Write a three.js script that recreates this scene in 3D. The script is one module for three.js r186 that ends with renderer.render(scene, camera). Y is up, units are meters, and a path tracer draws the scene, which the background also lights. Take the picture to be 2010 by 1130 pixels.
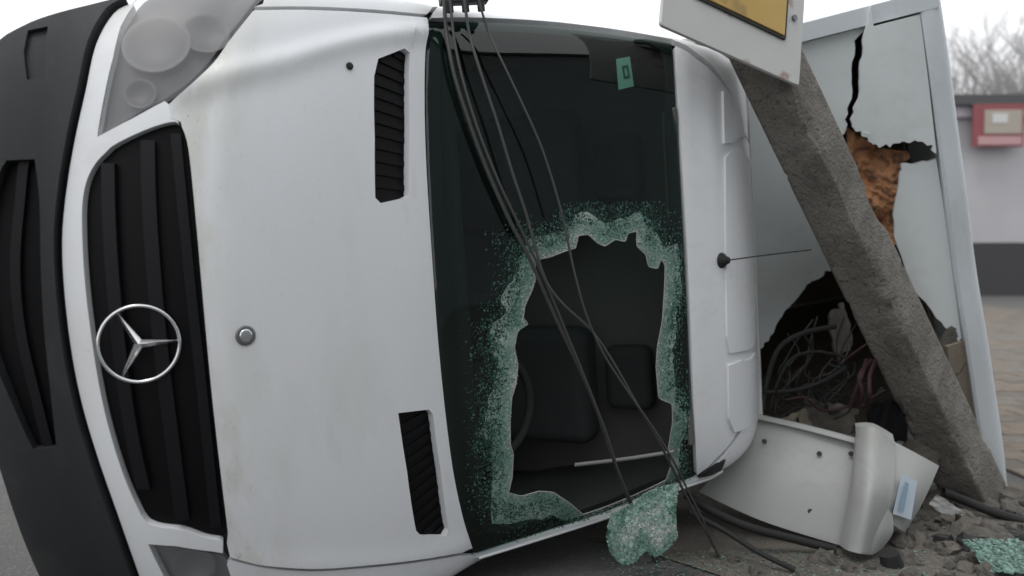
import * as THREE from 'three';
import { mergeGeometries, mergeVertices, toCreasedNormals } from 'three/addons/utils/BufferGeometryUtils.js';
import { RoundedBoxGeometry } from 'three/addons/geometries/RoundedBoxGeometry.js';

// ---------------------------------------------------------------- camera, sky, sun, exposure
const PW = 2010, PH = 1130, FOC = 1694.6, PITCH = 0.04627, EYE = 1.15;
const scene = new THREE.Scene();
const camera = new THREE.PerspectiveCamera(2 * Math.atan(PH / 2 / FOC) * 180 / Math.PI, PW / PH, 0.05, 400);
camera.position.set(0, EYE, 0);
camera.rotation.set(-PITCH, 0, 0);
camera.focus = 2.75; camera.userData.fStop = 1.8;
camera.updateMatrixWorld(true);

const SKY_W = 64, SKY_H = 32;
const skyData = new Float32Array(SKY_W * SKY_H * 4);
for (let j = 0; j < SKY_H; j++) for (let i = 0; i < SKY_W; i++) {
  const el = (j + 0.5) / SKY_H * Math.PI - Math.PI / 2;             // row 0 is the nadir
  const s = Math.max(0, Math.sin(el));
  const l = 0.90 + 0.22 * s;
  const k = (j * SKY_W + i) * 4;
  skyData[k] = l * 0.985; skyData[k + 1] = l * 1.0; skyData[k + 2] = l * 1.02; skyData[k + 3] = 1;
}
const skyTex = new THREE.DataTexture(skyData, SKY_W, SKY_H, THREE.RGBAFormat, THREE.FloatType);
skyTex.mapping = THREE.EquirectangularReflectionMapping;
skyTex.magFilter = THREE.LinearFilter; skyTex.minFilter = THREE.LinearFilter; skyTex.needsUpdate = true;
scene.background = skyTex;
scene.environment = skyTex;

const sun = new THREE.DirectionalLight(new THREE.Color().setRGB(1, 0.97, 0.93), 0.5);
sun.position.set(-4, 12, 4);
sun.castShadow = true; sun.shadow.radius = 30; sun.shadow.mapSize.set(2048, 2048);
Object.assign(sun.shadow.camera, { left: -12, right: 12, top: 12, bottom: -12, near: 0.5, far: 60 });
scene.add(sun); scene.add(sun.target);

const renderer = new THREE.WebGLRenderer();
renderer.toneMapping = THREE.LinearToneMapping;
renderer.toneMappingExposure = 1.32;
renderer.shadowMap.enabled = true;

// ---------------------------------------------------------------- random, noise, textures
function rng(seed) { let a = seed >>> 0; return () => { a = (a + 0x6D2B79F5) >>> 0; let t = a; t = Math.imul(t ^ (t >>> 15), t | 1); t ^= t + Math.imul(t ^ (t >>> 7), t | 61); return ((t ^ (t >>> 14)) >>> 0) / 4294967296; }; }
function lattice(seed) {
  const h = (x, y, p) => { let n = (((x % p) + p) % p) * 374761393 + (((y % p) + p) % p) * 668265263 + seed * 1442695041; n = Math.imul(n ^ (n >>> 13), 1274126177); return ((n ^ (n >>> 16)) >>> 0) / 4294967296; };
  return (x, y, p) => {
    const xi = Math.floor(x), yi = Math.floor(y); let fx = x - xi, fy = y - yi; fx = fx * fx * (3 - 2 * fx); fy = fy * fy * (3 - 2 * fy);
    const a = h(xi, yi, p), b = h(xi + 1, yi, p), c = h(xi, yi + 1, p), d = h(xi + 1, yi + 1, p);
    return a + (b - a) * fx + (c - a) * fy + (a - b - c + d) * fx * fy;
  };
}
function fbm(seed) { const n = lattice(seed); return (u, v, f, oct = 4) => { let s = 0, a = 0.5, t = 0; for (let o = 0; o < oct; o++) { s += a * n(u * f, v * f, f); t += a; a *= 0.55; f *= 2; } return s / t; }; }
const toS = (x) => { x = Math.min(1, Math.max(0, x)); return 255 * (x <= 0.0031308 ? 12.92 * x : 1.055 * Math.pow(x, 1 / 2.4) - 0.055); };
function tex(size, fn, colour = true) {
  const d = new Uint8Array(size * size * 4);
  for (let j = 0; j < size; j++) for (let i = 0; i < size; i++) {
    const c = fn(i / size, j / size), k = (j * size + i) * 4;
    if (colour) { d[k] = toS(c[0]); d[k + 1] = toS(c[1]); d[k + 2] = toS(c[2]); } else { const g = Math.min(255, Math.max(0, c * 255)); d[k] = d[k + 1] = d[k + 2] = g; }
    d[k + 3] = 255;
  }
  const t = new THREE.DataTexture(d, size, size, THREE.RGBAFormat);
  t.wrapS = t.wrapT = THREE.RepeatWrapping; t.magFilter = THREE.LinearFilter; t.minFilter = THREE.LinearMipmapLinearFilter; t.generateMipmaps = true;
  if (colour) t.colorSpace = THREE.SRGBColorSpace;
  t.needsUpdate = true; return t;
}
const rep = (t, r, r2 = r) => { const c = t.clone(); c.repeat.set(r, r2); c.needsUpdate = true; return c; };
const mix3 = (a, b, t) => [a[0] + (b[0] - a[0]) * t, a[1] + (b[1] - a[1]) * t, a[2] + (b[2] - a[2]) * t];
const sstep = (a, b, x) => { x = Math.min(1, Math.max(0, (x - a) / (b - a))); return x * x * (3 - 2 * x); };

const nA = fbm(11), nB = fbm(23), nC = fbm(37), nD = fbm(53);
const dirtTex = tex(1024, (u, v) => {
  const film = sstep(0.45, 0.75, nA(u, v, 4, 5)), streak = sstep(0.52, 0.8, nB(u, v * 0.999, 6, 3) * 0.6 + nC(u, v, 48, 2) * 0.4), spk = nD(u, v, 256, 2) > 0.80 ? 1 : 0;
  let c = mix3([0.79, 0.80, 0.825], [0.67, 0.68, 0.645], film * 0.55);
  c = mix3(c, [0.5, 0.495, 0.44], streak * 0.18);
  return mix3(c, [0.3, 0.28, 0.24], spk * 0.28 * film);
});
const hoodTex = tex(1024, (u, v) => {
  const film = sstep(0.45, 0.75, nA(u, v, 5, 5)), g = nB(u, v, 10, 5), spk = nD(u, v, 256, 2) > 0.82 ? 1 : 0;
  const splash = Math.exp(-Math.pow((u - 0.13) / 0.10, 2)) * sstep(0.38, 0.62, g) * (1 - 0.55 * v), run = sstep(0.58, 0.78, nC(u * 0.999, v, 24, 2)) * sstep(0.5, 0.7, nA(u, v, 6, 3));
  let c = mix3([0.79, 0.80, 0.825], [0.68, 0.69, 0.665], film * 0.5);
  c = mix3(c, [0.52, 0.515, 0.43], splash * 0.55); c = mix3(c, [0.55, 0.545, 0.5], run * 0.16);
  return mix3(c, [0.25, 0.23, 0.19], spk * (0.12 + 0.5 * splash));
});
hoodTex.repeat.set(1 / 0.9, 0.5); hoodTex.offset.set(-0.85 / 0.9, 0.5);
const crazeTex = (() => {                                             // cells of crazed laminated glass
  const N = 44, pts = [], rnd = rng(613); for (let i = 0; i < N * N; i++) pts.push([(i % N + rnd()) / N, (Math.floor(i / N) + rnd()) / N, rnd()]);
  return tex(512, (u, v) => {
    let d1 = 9, d2 = 9, id = 0; const ci = Math.floor(u * N), cj = Math.floor(v * N);
    for (let a = -1; a <= 1; a++) for (let b = -1; b <= 1; b++) { const k = ((cj + b + N) % N) * N + (ci + a + N) % N, p = pts[k]; let dx = Math.abs(p[0] - u), dy = Math.abs(p[1] - v); dx = Math.min(dx, 1 - dx); dy = Math.min(dy, 1 - dy); const d = Math.hypot(dx, dy); if (d < d1) { d2 = d1; d1 = d; id = p[2]; } else if (d < d2) d2 = d; }
    const line = 1 - sstep(0.001, 0.006, d2 - d1), big = nA(u, v, 5, 5), c = mix3(mix3([0.045, 0.115, 0.09], [0.20, 0.32, 0.27], id), [0.36, 0.43, 0.39], sstep(0.42, 0.7, big) * 0.75);
    return mix3(c, [0.42, 0.46, 0.43], line * 0.5);
  });
})();
const dirtRough = tex(512, (u, v) => 0.42 + 0.35 * sstep(0.35, 0.75, nA(u, v, 4, 5)), false);
const concTex = tex(1024, (u, v) => {
  const m = nA(u, v, 5, 6), f = nB(u, v, 96, 3), pit = nC(u, v, 90, 2) > 0.80 ? 1 : 0, st = sstep(0.5, 0.75, nD(u, v, 8, 4));
  let c = mix3([0.095, 0.088, 0.077], [0.235, 0.218, 0.192], m);
  c = mix3(c, [0.09, 0.085, 0.08], st * 0.5); c = mix3(c, [c[0] * 1.25, c[1] * 1.25, c[2] * 1.25], f);
  return mix3(c, [0.06, 0.058, 0.055], pit * 0.6);
});
const concBump = tex(1024, (u, v) => 0.4 * nB(u, v, 96, 3) + 0.6 * nA(u, v, 16, 4) - (nC(u, v, 90, 2) > 0.80 ? 0.3 : 0), false);
const asphTex = tex(1024, (u, v) => {
  const g = nB(u, v, 200, 2), m = nA(u, v, 4, 5), chip = nC(u, v, 220, 1) > 0.82 ? 1 : 0;
  let c = mix3([0.075, 0.075, 0.075], [0.12, 0.118, 0.112], m * 0.7 + g * 0.3);
  return mix3(c, [0.2, 0.2, 0.19], chip * 0.6);
});
const asphBump = tex(1024, (u, v) => nB(u, v, 200, 2) * 0.7 + 0.3 * nC(u, v, 60, 2), false);
const plasTex = tex(512, (u, v) => { const m = sstep(0.4, 0.75, nA(u, v, 5, 5)), sc = nC(u, v, 90, 2) > 0.76 ? 1 : 0; return mix3(mix3([0.022, 0.0235, 0.026], [0.04, 0.04, 0.04], m), [0.06, 0.058, 0.055], sc * 0.12); });
const grain = tex(512, (u, v) => nB(u, v, 120, 3), false);
const soilTex = tex(512, (u, v) => mix3(mix3([0.07, 0.064, 0.055], [0.16, 0.145, 0.125], nA(u, v, 8, 6)), [0.24, 0.23, 0.21], nC(u, v, 120, 1) > 0.78 ? 0.6 : 0));
const foamTex = tex(256, (u, v) => mix3(mix3([0.33, 0.14, 0.06], [0.50, 0.27, 0.14], nA(u, v, 8, 5)), [0.15, 0.08, 0.05], sstep(0.45, 0.72, nC(u, v, 12, 4))));
const plasterTex = tex(512, (u, v) => mix3([0.43, 0.425, 0.445], [0.50, 0.497, 0.515], nA(u, v, 6, 5)));
const renderTex = tex(256, (u, v) => mix3([0.20, 0.225, 0.235], [0.33, 0.355, 0.36], nA(u, v, 12, 5)));
const woodTex = tex(256, (u, v) => mix3([0.17, 0.145, 0.115], [0.32, 0.28, 0.22], nA(u * 0.999, v, 4, 3) * 0.4 + nB(u, v * 0.999, 32, 3) * 0.6));
const yellowTex = tex(512, (u, v) => mix3(mix3([0.52, 0.335, 0.075], [0.60, 0.41, 0.13], nA(u, v, 4, 5)), [0.30, 0.18, 0.06], sstep(0.56, 0.78, nB(u, v, 6, 5)) * 0.7));
const signWhiteTex = tex(512, (u, v) => mix3(mix3([0.60, 0.60, 0.60], [0.52, 0.515, 0.49], nA(u, v, 5, 5)), [0.28, 0.17, 0.10], sstep(0.66, 0.8, nB(u, v, 7, 5)) * 0.8));
const paveTex = tex(512, (u, v) => mix3(mix3([0.125, 0.113, 0.098], [0.20, 0.18, 0.157], nA(u, v, 8, 5)), [0.10, 0.09, 0.078], sstep(0.5, 0.8, nB(u, v, 12, 4)) * 0.8));

const std = (o) => new THREE.MeshStandardMaterial(o), phys = (o) => new THREE.MeshPhysicalMaterial(o);
const lin = (r, g, b) => new THREE.Color().setRGB(r, g, b);
const M = {
  paint: phys({ map: rep(dirtTex, 0.7), roughnessMap: rep(dirtRough, 0.7), roughness: 0.85, clearcoat: 0.3, clearcoatRoughness: 0.3 }),
  hoodPaint: phys({ map: hoodTex, roughnessMap: rep(dirtRough, 0.7), roughness: 0.8, clearcoat: 0.35, clearcoatRoughness: 0.25 }),
  glassEdge: std({ color: lin(0.33, 0.34, 0.32), roughness: 0.5 }),
  craze: phys({ map: rep(crazeTex, 3.2), roughness: 0.4 }),
  paintPlain: phys({ color: lin(0.6, 0.6, 0.6), roughness: 0.5 }),
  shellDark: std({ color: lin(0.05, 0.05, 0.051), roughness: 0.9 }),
  seal: std({ color: lin(0.010, 0.011, 0.012), roughness: 0.55 }),
  bumper: phys({ map: rep(plasTex, 1.4), roughness: 0.6, specularIntensity: 0.75, bumpMap: rep(grain, 6), bumpScale: 0.0006 }),
  grille: phys({ color: lin(0.006, 0.006, 0.007), roughness: 0.5, specularIntensity: 0.25 }),
  rib: phys({ color: lin(0.010, 0.010, 0.012), roughness: 0.45, specularIntensity: 0.35 }),
  chrome: std({ color: lin(0.75, 0.75, 0.76), metalness: 1, roughness: 0.18 }),
  dullMetal: std({ color: lin(0.22, 0.22, 0.23), metalness: 0.8, roughness: 0.45 }),
  lens: phys({ color: lin(0.86, 0.86, 0.87), transmission: 0.93, thickness: 0, roughness: 0.42, ior: 1.5 }),
  lampHouse: std({ color: lin(0.13, 0.13, 0.135), metalness: 0.3, roughness: 0.5 }),
  bowl: std({ color: lin(0.17, 0.17, 0.175), metalness: 0.5, roughness: 0.5 }),
  glass: phys({ color: lin(0.36, 0.56, 0.50), transmission: 1, thickness: 0, roughness: 0.02, ior: 1.5 }),
  glassSheet: phys({ color: lin(0.30, 0.50, 0.42), transmission: 0.45, thickness: 0, roughness: 0.4, ior: 1.5 }),
  shard: std({ vertexColors: true, roughness: 0.35 }),
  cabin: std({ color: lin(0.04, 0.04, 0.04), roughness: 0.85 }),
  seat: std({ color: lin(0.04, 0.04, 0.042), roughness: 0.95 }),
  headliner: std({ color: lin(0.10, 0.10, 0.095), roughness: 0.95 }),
  trimLight: std({ color: lin(0.2, 0.2, 0.195), roughness: 0.6 }),
  sticker: std({ color: lin(0.62, 0.68, 0.64), roughness: 0.7 }),
  stickerInk: std({ color: lin(0.04, 0.14, 0.11), roughness: 0.7 }),
  rubber: std({ color: lin(0.014, 0.014, 0.014), roughness: 0.75 }),
  cable: std({ color: lin(0.075, 0.075, 0.073), metalness: 0.3, roughness: 0.6 }),
  steel: std({ color: lin(0.035, 0.037, 0.042), metalness: 0.4, roughness: 0.6 }),
  concrete: std({ map: rep(concTex, 1.2), bumpMap: rep(concBump, 1.2), bumpScale: 0.014, roughness: 0.95 }),
  boxSkin: phys({ color: lin(0.93, 0.97, 0.95), map: rep(dirtTex, 0.45), roughness: 0.6 }),
  boxAlu: phys({ color: lin(0.88, 0.92, 0.94), map: rep(dirtTex, 0.6), roughness: 0.55, metalness: 0.1 }),
  foam: std({ map: rep(foamTex, 3), roughness: 1 }),
  wood: std({ map: rep(woodTex, 1.5), roughness: 0.95 }),
  asphalt: std({ map: rep(asphTex, 0.7), bumpMap: rep(asphBump, 0.7), bumpScale: 0.004, roughness: 0.95 }),
  soil: std({ map: rep(soilTex, 1.3), roughness: 1 }),
  pave: std({ map: rep(paveTex, 1.7), roughness: 0.95 }),
  paveBed: std({ color: lin(0.13, 0.115, 0.095), roughness: 1 }),
  plaster: std({ map: rep(plasterTex, 0.3), roughness: 0.95 }),
  plinth: std({ color: lin(0.055, 0.055, 0.058), roughness: 0.9 }),
  roofEdge: std({ color: lin(0.09, 0.09, 0.095), roughness: 0.8 }),
  fascia: std({ color: lin(0.45, 0.43, 0.46), roughness: 0.8 }),
  greyRender: std({ map: rep(renderTex, 0.4), roughness: 0.95 }),
  red: std({ color: lin(0.27, 0.075, 0.085), roughness: 0.6 }),
  pink: std({ color: lin(0.50, 0.30, 0.31), roughness: 0.7 }),
  beige: std({ color: lin(0.40, 0.36, 0.31), roughness: 0.8 }),
  hazedBark: std({ color: lin(0.40, 0.39, 0.39), roughness: 1 }),  // distance haze is put into this colour, paler than the branches themselves
  signWhite: std({ map: rep(signWhiteTex, 1.5), roughness: 0.5 }),
  signYellow: std({ map: rep(yellowTex, 1.5), roughness: 0.5 }),
  signBlack: std({ color: lin(0.02, 0.018, 0.012), roughness: 0.6 }),
  fairing: phys({ color: lin(0.47, 0.47, 0.45), map: rep(dirtTex, 1.1), roughness: 0.55 }),
  label: std({ color: lin(0.50, 0.58, 0.66), roughness: 0.5 }),
  labelInk: std({ color: lin(0.22, 0.33, 0.42), roughness: 0.5 }),
  wireGreen: std({ color: lin(0.014, 0.03, 0.02), roughness: 0.7 }),
  redCable: std({ color: lin(0.04, 0.015, 0.016), roughness: 0.7 }),
  tyre: std({ color: lin(0.018, 0.018, 0.018), roughness: 0.9 }),
};

// ---------------------------------------------------------------- pixels to places
const V3 = (x, y, z) => new THREE.Vector3(x, y, z);
const LOOK = V3(0, -Math.sin(PITCH), -Math.cos(PITCH)), UPV = V3(0, Math.cos(PITCH), -Math.sin(PITCH));
const rayDir = (px, py) => LOOK.clone().addScaledVector(V3(1, 0, 0), (px - PW / 2) / FOC).addScaledVector(UPV, (PH / 2 - py) / FOC);   // length 1 along the view axis
const at = (px, py, depth) => rayDir(px, py).multiplyScalar(depth).add(V3(0, EYE, 0));
const onGround = (px, py, y = 0) => { const d = rayDir(px, py); return d.multiplyScalar((y - EYE) / d.y).add(V3(0, EYE, 0)); };
const depthOf = (p) => p.clone().sub(V3(0, EYE, 0)).dot(LOOK);

// ---------------------------------------------------------------- object helpers
const taken = {};
function numbered(n) { if (!(n in taken)) { taken[n] = 0; return n; } taken[n]++; return n + '_' + String(taken[n]).padStart(3, '0'); }
function mesh(name, g, m, parent) { const o = new THREE.Mesh(g, m); o.name = parent && parent !== scene ? name : numbered(name); o.castShadow = o.receiveShadow = true; (parent || scene).add(o); return o; }
function tag(o, label, category, group) { o.userData.label = label; o.userData.category = category; if (group) o.userData.group = group; return o; }
function thing(name, label, category, pos, group) { const g = new THREE.Group(); g.name = numbered(name); if (pos) g.position.copy(pos); scene.add(g); tag(g, label, category, group); g.updateMatrixWorld(true); return g; }
const struct = (o) => { o.userData.kind = 'structure'; return o; };
const stuff = (o) => { o.userData.kind = 'stuff'; return o; };
function toLocal(geo, group) { group.updateMatrixWorld(true); return geo.applyMatrix4(group.matrixWorld.clone().invert()); }
function smooth(pts, per = 5) {                                      // Catmull-Rom through a list of number tuples
  const n = pts.length, out = [], k = pts[0].length, g = (i) => pts[Math.min(n - 1, Math.max(0, i))];
  for (let i = 0; i < n - 1; i++) for (let j = 0; j < per; j++) {
    const t = j / per, p0 = g(i - 1), p1 = g(i), p2 = g(i + 1), p3 = g(i + 2), q = [];
    for (let c = 0; c < k; c++) q.push(0.5 * (2 * p1[c] + (p2[c] - p0[c]) * t + (2 * p0[c] - 5 * p1[c] + 4 * p2[c] - p3[c]) * t * t + (3 * p1[c] - p0[c] - 3 * p2[c] + p3[c]) * t * t * t));
    out.push(q);
  }
  out.push(pts[n - 1].slice()); return out;
}
const bx = (w, h, d, r = 0) => r ? new RoundedBoxGeometry(w, h, d, 2, r) : new THREE.BoxGeometry(w, h, d);
function tube(pts, r, seg = 0, rad = 7) { return new THREE.TubeGeometry(new THREE.CatmullRomCurve3(pts, false, 'centripetal'), seg || pts.length * 6, r, rad, false); }

// ---------------------------------------------------------------- the van's own frame: x = its height, y = its right side, z = forward
const E0 = 18.3138 * Math.PI / 180, R0 = 2.9817 * Math.PI / 180, Q0 = -3.0914 * Math.PI / 180;
const vF0 = V3(-Math.sin(E0), 0, Math.cos(E0)), vU0 = V3(Math.cos(E0), 0, Math.sin(E0)), vR0 = V3(0, 1, 0);
const vU = vU0.clone().multiplyScalar(Math.cos(R0)).addScaledVector(vR0, Math.sin(R0));
const vR1 = vR0.clone().multiplyScalar(Math.cos(R0)).addScaledVector(vU0, -Math.sin(R0));
const vF = vF0.clone().multiplyScalar(Math.cos(Q0)).addScaledVector(vR1, Math.sin(Q0));
const vR = vR1.clone().multiplyScalar(Math.cos(Q0)).addScaledVector(vF0, -Math.sin(Q0));
const van = new THREE.Group(); van.name = numbered('overturned_van');
van.quaternion.setFromRotationMatrix(new THREE.Matrix4().makeBasis(vU, vR, vF));
van.position.set(-1.78552, 0.8668, -2.32485);
scene.add(van); van.updateMatrixWorld(true);
tag(van, 'white box van lying on its side with a holed windscreen', 'van');
const vanInv = van.matrixWorld.clone().invert();

// body skin: a profile down the middle, each height wrapped round to the sides
const PROF = [ // h, d, half width, wrap depth, exponent, centre shift
  [0.20, 0.16, 0.93, 0.40, 2.3, 0], [0.27, 0.03, 0.96, 0.42, 2.3, 0], [0.40, -0.035, 0.97, 0.43, 2.3, 0], [0.55, -0.035, 0.97, 0.43, 2.3, 0], [0.63, -0.005, 0.965, 0.42, 2.3, 0],
  [0.70, 0.032, 0.96, 0.42, 2.3, 0], [0.80, 0.056, 0.955, 0.41, 2.25, 0], [0.886, 0.083, 0.95, 0.40, 2.2, 0], [0.97, 0.125, 0.95, 0.40, 2.2, 0], [1.03, 0.165, 0.945, 0.40, 2.2, 0],
  [1.09, 0.22, 0.94, 0.38, 2.25, 0], [1.20, 0.40, 0.935, 0.33, 2.3, 0.005], [1.30, 0.62, 0.93, 0.28, 2.4, 0.01], [1.366, 0.789, 0.92, 0.24, 2.4, 0.015], [1.40, 0.845, 0.915, 0.22, 2.4, 0.015],
  [1.60, 1.01, 0.89, 0.22, 2.4, 0.02], [1.80, 1.185, 0.86, 0.21, 2.5, 0.025], [2.056, 1.413, 0.815, 0.2, 2.6, 0.03], [2.11, 1.475, 0.80, 0.2, 2.6, 0.03], [2.17, 1.57, 0.785, 0.2, 2.7, 0.03],
  [2.225, 1.71, 0.75, 0.2, 2.8, 0.03], [2.25, 1.86, 0.69, 0.2, 2.8, 0.03], [2.26, 2.02, 0.64, 0.2, 2.8, 0.03],
];
const NT = 150, NS = 160, DEND = 2.08;
const grid = []; let LT = 0; const LS = 2.1;
{
  const dense = smooth(PROF, 12), cum = [0];
  for (let i = 1; i < dense.length; i++) cum.push(cum[i - 1] + Math.hypot(dense[i][0] - dense[i - 1][0], dense[i][1] - dense[i - 1][1]));
  LT = cum[cum.length - 1];
  for (let a = 0; a <= NT; a++) {
    const L = LT * a / NT; let i = 1; while (i < cum.length - 1 && cum[i] < L) i++;
    const f = (L - cum[i - 1]) / (cum[i] - cum[i - 1]), r = dense[i - 1].map((v, c) => v + (dense[i][c] - v) * f);
    const [h, d, W, B, n, c] = r, half = [];
    for (let k = 0; k <= 200; k++) { const q = Math.pow(Math.sin(k / 200 * Math.PI / 2), 1); const w = W * q; half.push([w, d + B * (1 - Math.pow(Math.max(0, 1 - Math.pow(q, n)), 1 / n))]); }
    half.push([W, Math.max(DEND, d + B + 0.02)]);
    const hc = [0]; for (let k = 1; k < half.length; k++) hc.push(hc[k - 1] + Math.hypot(half[k][0] - half[k - 1][0], half[k][1] - half[k - 1][1]));
    const row = [], tot = hc[hc.length - 1];
    for (let b = 0; b <= NS; b++) {
      const s = b / NS * 2 - 1, l = Math.abs(s) * tot; let k = 1; while (k < hc.length - 1 && hc[k] < l) k++;
      const g = (l - hc[k - 1]) / (hc[k] - hc[k - 1]);
      row.push(V3(h, c + Math.sign(s) * (half[k - 1][0] + (half[k][0] - half[k - 1][0]) * g), -(half[k - 1][1] + (half[k][1] - half[k - 1][1]) * g)));
    }
    grid.push(row);
  }
}
const gnorm = grid.map((row, a) => row.map((_, b) => {
  const tA = grid[Math.min(NT, a + 1)][b].clone().sub(grid[Math.max(0, a - 1)][b]), sB = grid[a][Math.min(NS, b + 1)].clone().sub(grid[a][Math.max(0, b - 1)]);
  return tA.cross(sB).normalize();
}));
if (gnorm[NT >> 1][NS >> 1].z < 0) gnorm.forEach((r) => r.forEach((v) => v.negate()));
function lerpGrid(G, t, s) {
  const x = Math.min(NT - 1e-4, Math.max(0, t * NT)), y = Math.min(NS - 1e-4, Math.max(0, (s + 1) / 2 * NS)), a = Math.floor(x), b = Math.floor(y), u = x - a, v = y - b;
  return V3().copy(G[a][b]).multiplyScalar((1 - u) * (1 - v)).addScaledVector(G[a + 1][b], u * (1 - v)).addScaledVector(G[a][b + 1], (1 - u) * v).addScaledVector(G[a + 1][b + 1], u * v);
}
const skinP = (t, s) => lerpGrid(grid, t, s), skinN = (t, s) => lerpGrid(gnorm, t, s).normalize();
const skin = (t, s, off = 0) => skinP(t, s).addScaledVector(skinN(t, s), off);
const flat = new Float32Array((NT + 1) * (NS + 1) * 3);
grid.forEach((r, a) => r.forEach((p, b) => { const k = (a * (NS + 1) + b) * 3; flat[k] = p.x; flat[k + 1] = p.y; flat[k + 2] = p.z; }));
function hit(px, py) {                                               // where the sight line through a pixel meets the van's skin: [t, s]
  const o = V3(0, EYE, 0).applyMatrix4(vanInv), d = rayDir(px, py).transformDirection(vanInv);
  let best = 1e9, bt = null, near = 1e9, bn = null;
  const idx = (a, b) => (a * (NS + 1) + b) * 3;
  for (let a = 0; a < NT; a++) for (let b = 0; b < NS; b++) {
    const i0 = idx(a, b), vx = flat[i0] - o.x, vy = flat[i0 + 1] - o.y, vz = flat[i0 + 2] - o.z, l = vx * d.x + vy * d.y + vz * d.z, qx = vx - d.x * l, qy = vy - d.y * l, qz = vz - d.z * l, dist = qx * qx + qy * qy + qz * qz;
    if (dist < near) { near = dist; bn = [a / NT, b / NS * 2 - 1]; }
    if (dist > 0.02) continue;
    for (let k = 0; k < 2; k++) {
      const A = k ? idx(a + 1, b + 1) : i0, B = idx(a + 1, b), C = idx(a, b + 1);
      const e1x = flat[B] - flat[A], e1y = flat[B + 1] - flat[A + 1], e1z = flat[B + 2] - flat[A + 2], e2x = flat[C] - flat[A], e2y = flat[C + 1] - flat[A + 1], e2z = flat[C + 2] - flat[A + 2];
      const hx = d.y * e2z - d.z * e2y, hy = d.z * e2x - d.x * e2z, hz = d.x * e2y - d.y * e2x, det = e1x * hx + e1y * hy + e1z * hz;
      if (Math.abs(det) < 1e-12) continue;
      const sx = o.x - flat[A], sy = o.y - flat[A + 1], sz = o.z - flat[A + 2], u = (sx * hx + sy * hy + sz * hz) / det;
      if (u < -1e-4 || u > 1.0001) continue;
      const qx2 = sy * e1z - sz * e1y, qy2 = sz * e1x - sx * e1z, qz2 = sx * e1y - sy * e1x, v = (d.x * qx2 + d.y * qy2 + d.z * qz2) / det;
      if (v < -1e-4 || u + v > 1.0001) continue;
      const tt = (e2x * qx2 + e2y * qy2 + e2z * qz2) / det;
      if (tt > 0 && tt < best) { best = tt; bt = k ? [(a + 1 - v) / NT, (b + 1 - u) / NS * 2 - 1] : [(a + u) / NT, (b + v) / NS * 2 - 1]; }
    }
  }
  if (!bt) { bn.missed = true; return bn; }
  return bt;
}
const hits = (pts) => pts.map(([x, y]) => hit(x, y));
const skinDepth = (px, py) => { const [t, s] = hit(px, py); return depthOf(skinP(t, s).applyMatrix4(van.matrixWorld)); };

// triangulate an outline on the skin, refine it, lift it by off, close its rim with a skirt
function refine(P, T, maxE) {
  for (let round = 0; round < 9; round++) {
    const mid = new Map(), key = (a, b) => a < b ? a * 1e6 + b : b * 1e6 + a; let any = false;
    const m = (a, b) => { const k = key(a, b); if (mid.has(k)) return mid.get(k); const A = P[a], B = P[b]; if (Math.hypot(A[0] - B[0], A[1] - B[1]) <= maxE) { mid.set(k, -1); return -1; } P.push([(A[0] + B[0]) / 2, (A[1] + B[1]) / 2]); mid.set(k, P.length - 1); any = true; return P.length - 1; };
    const N = [];
    for (const [a, b, c] of T) {
      const ab = m(a, b), bc = m(b, c), ca = m(c, a), n = (ab >= 0) + (bc >= 0) + (ca >= 0);
      if (n === 0) N.push([a, b, c]);
      else if (n === 3) N.push([a, ab, ca], [ab, b, bc], [ca, bc, c], [ab, bc, ca]);
      else if (n === 1) { if (ab >= 0) N.push([a, ab, c], [ab, b, c]); else if (bc >= 0) N.push([b, bc, a], [bc, c, a]); else N.push([c, ca, b], [ca, a, b]); }
      else if (ab < 0) N.push([c, ca, bc], [ca, a, b], [ca, b, bc]);
      else if (bc < 0) N.push([a, ab, ca], [ab, b, c], [ab, c, ca]);
      else N.push([b, bc, ab], [bc, c, a], [bc, a, ab]);
    }
    T = N; if (!any) break;
  }
  return T;
}
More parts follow.
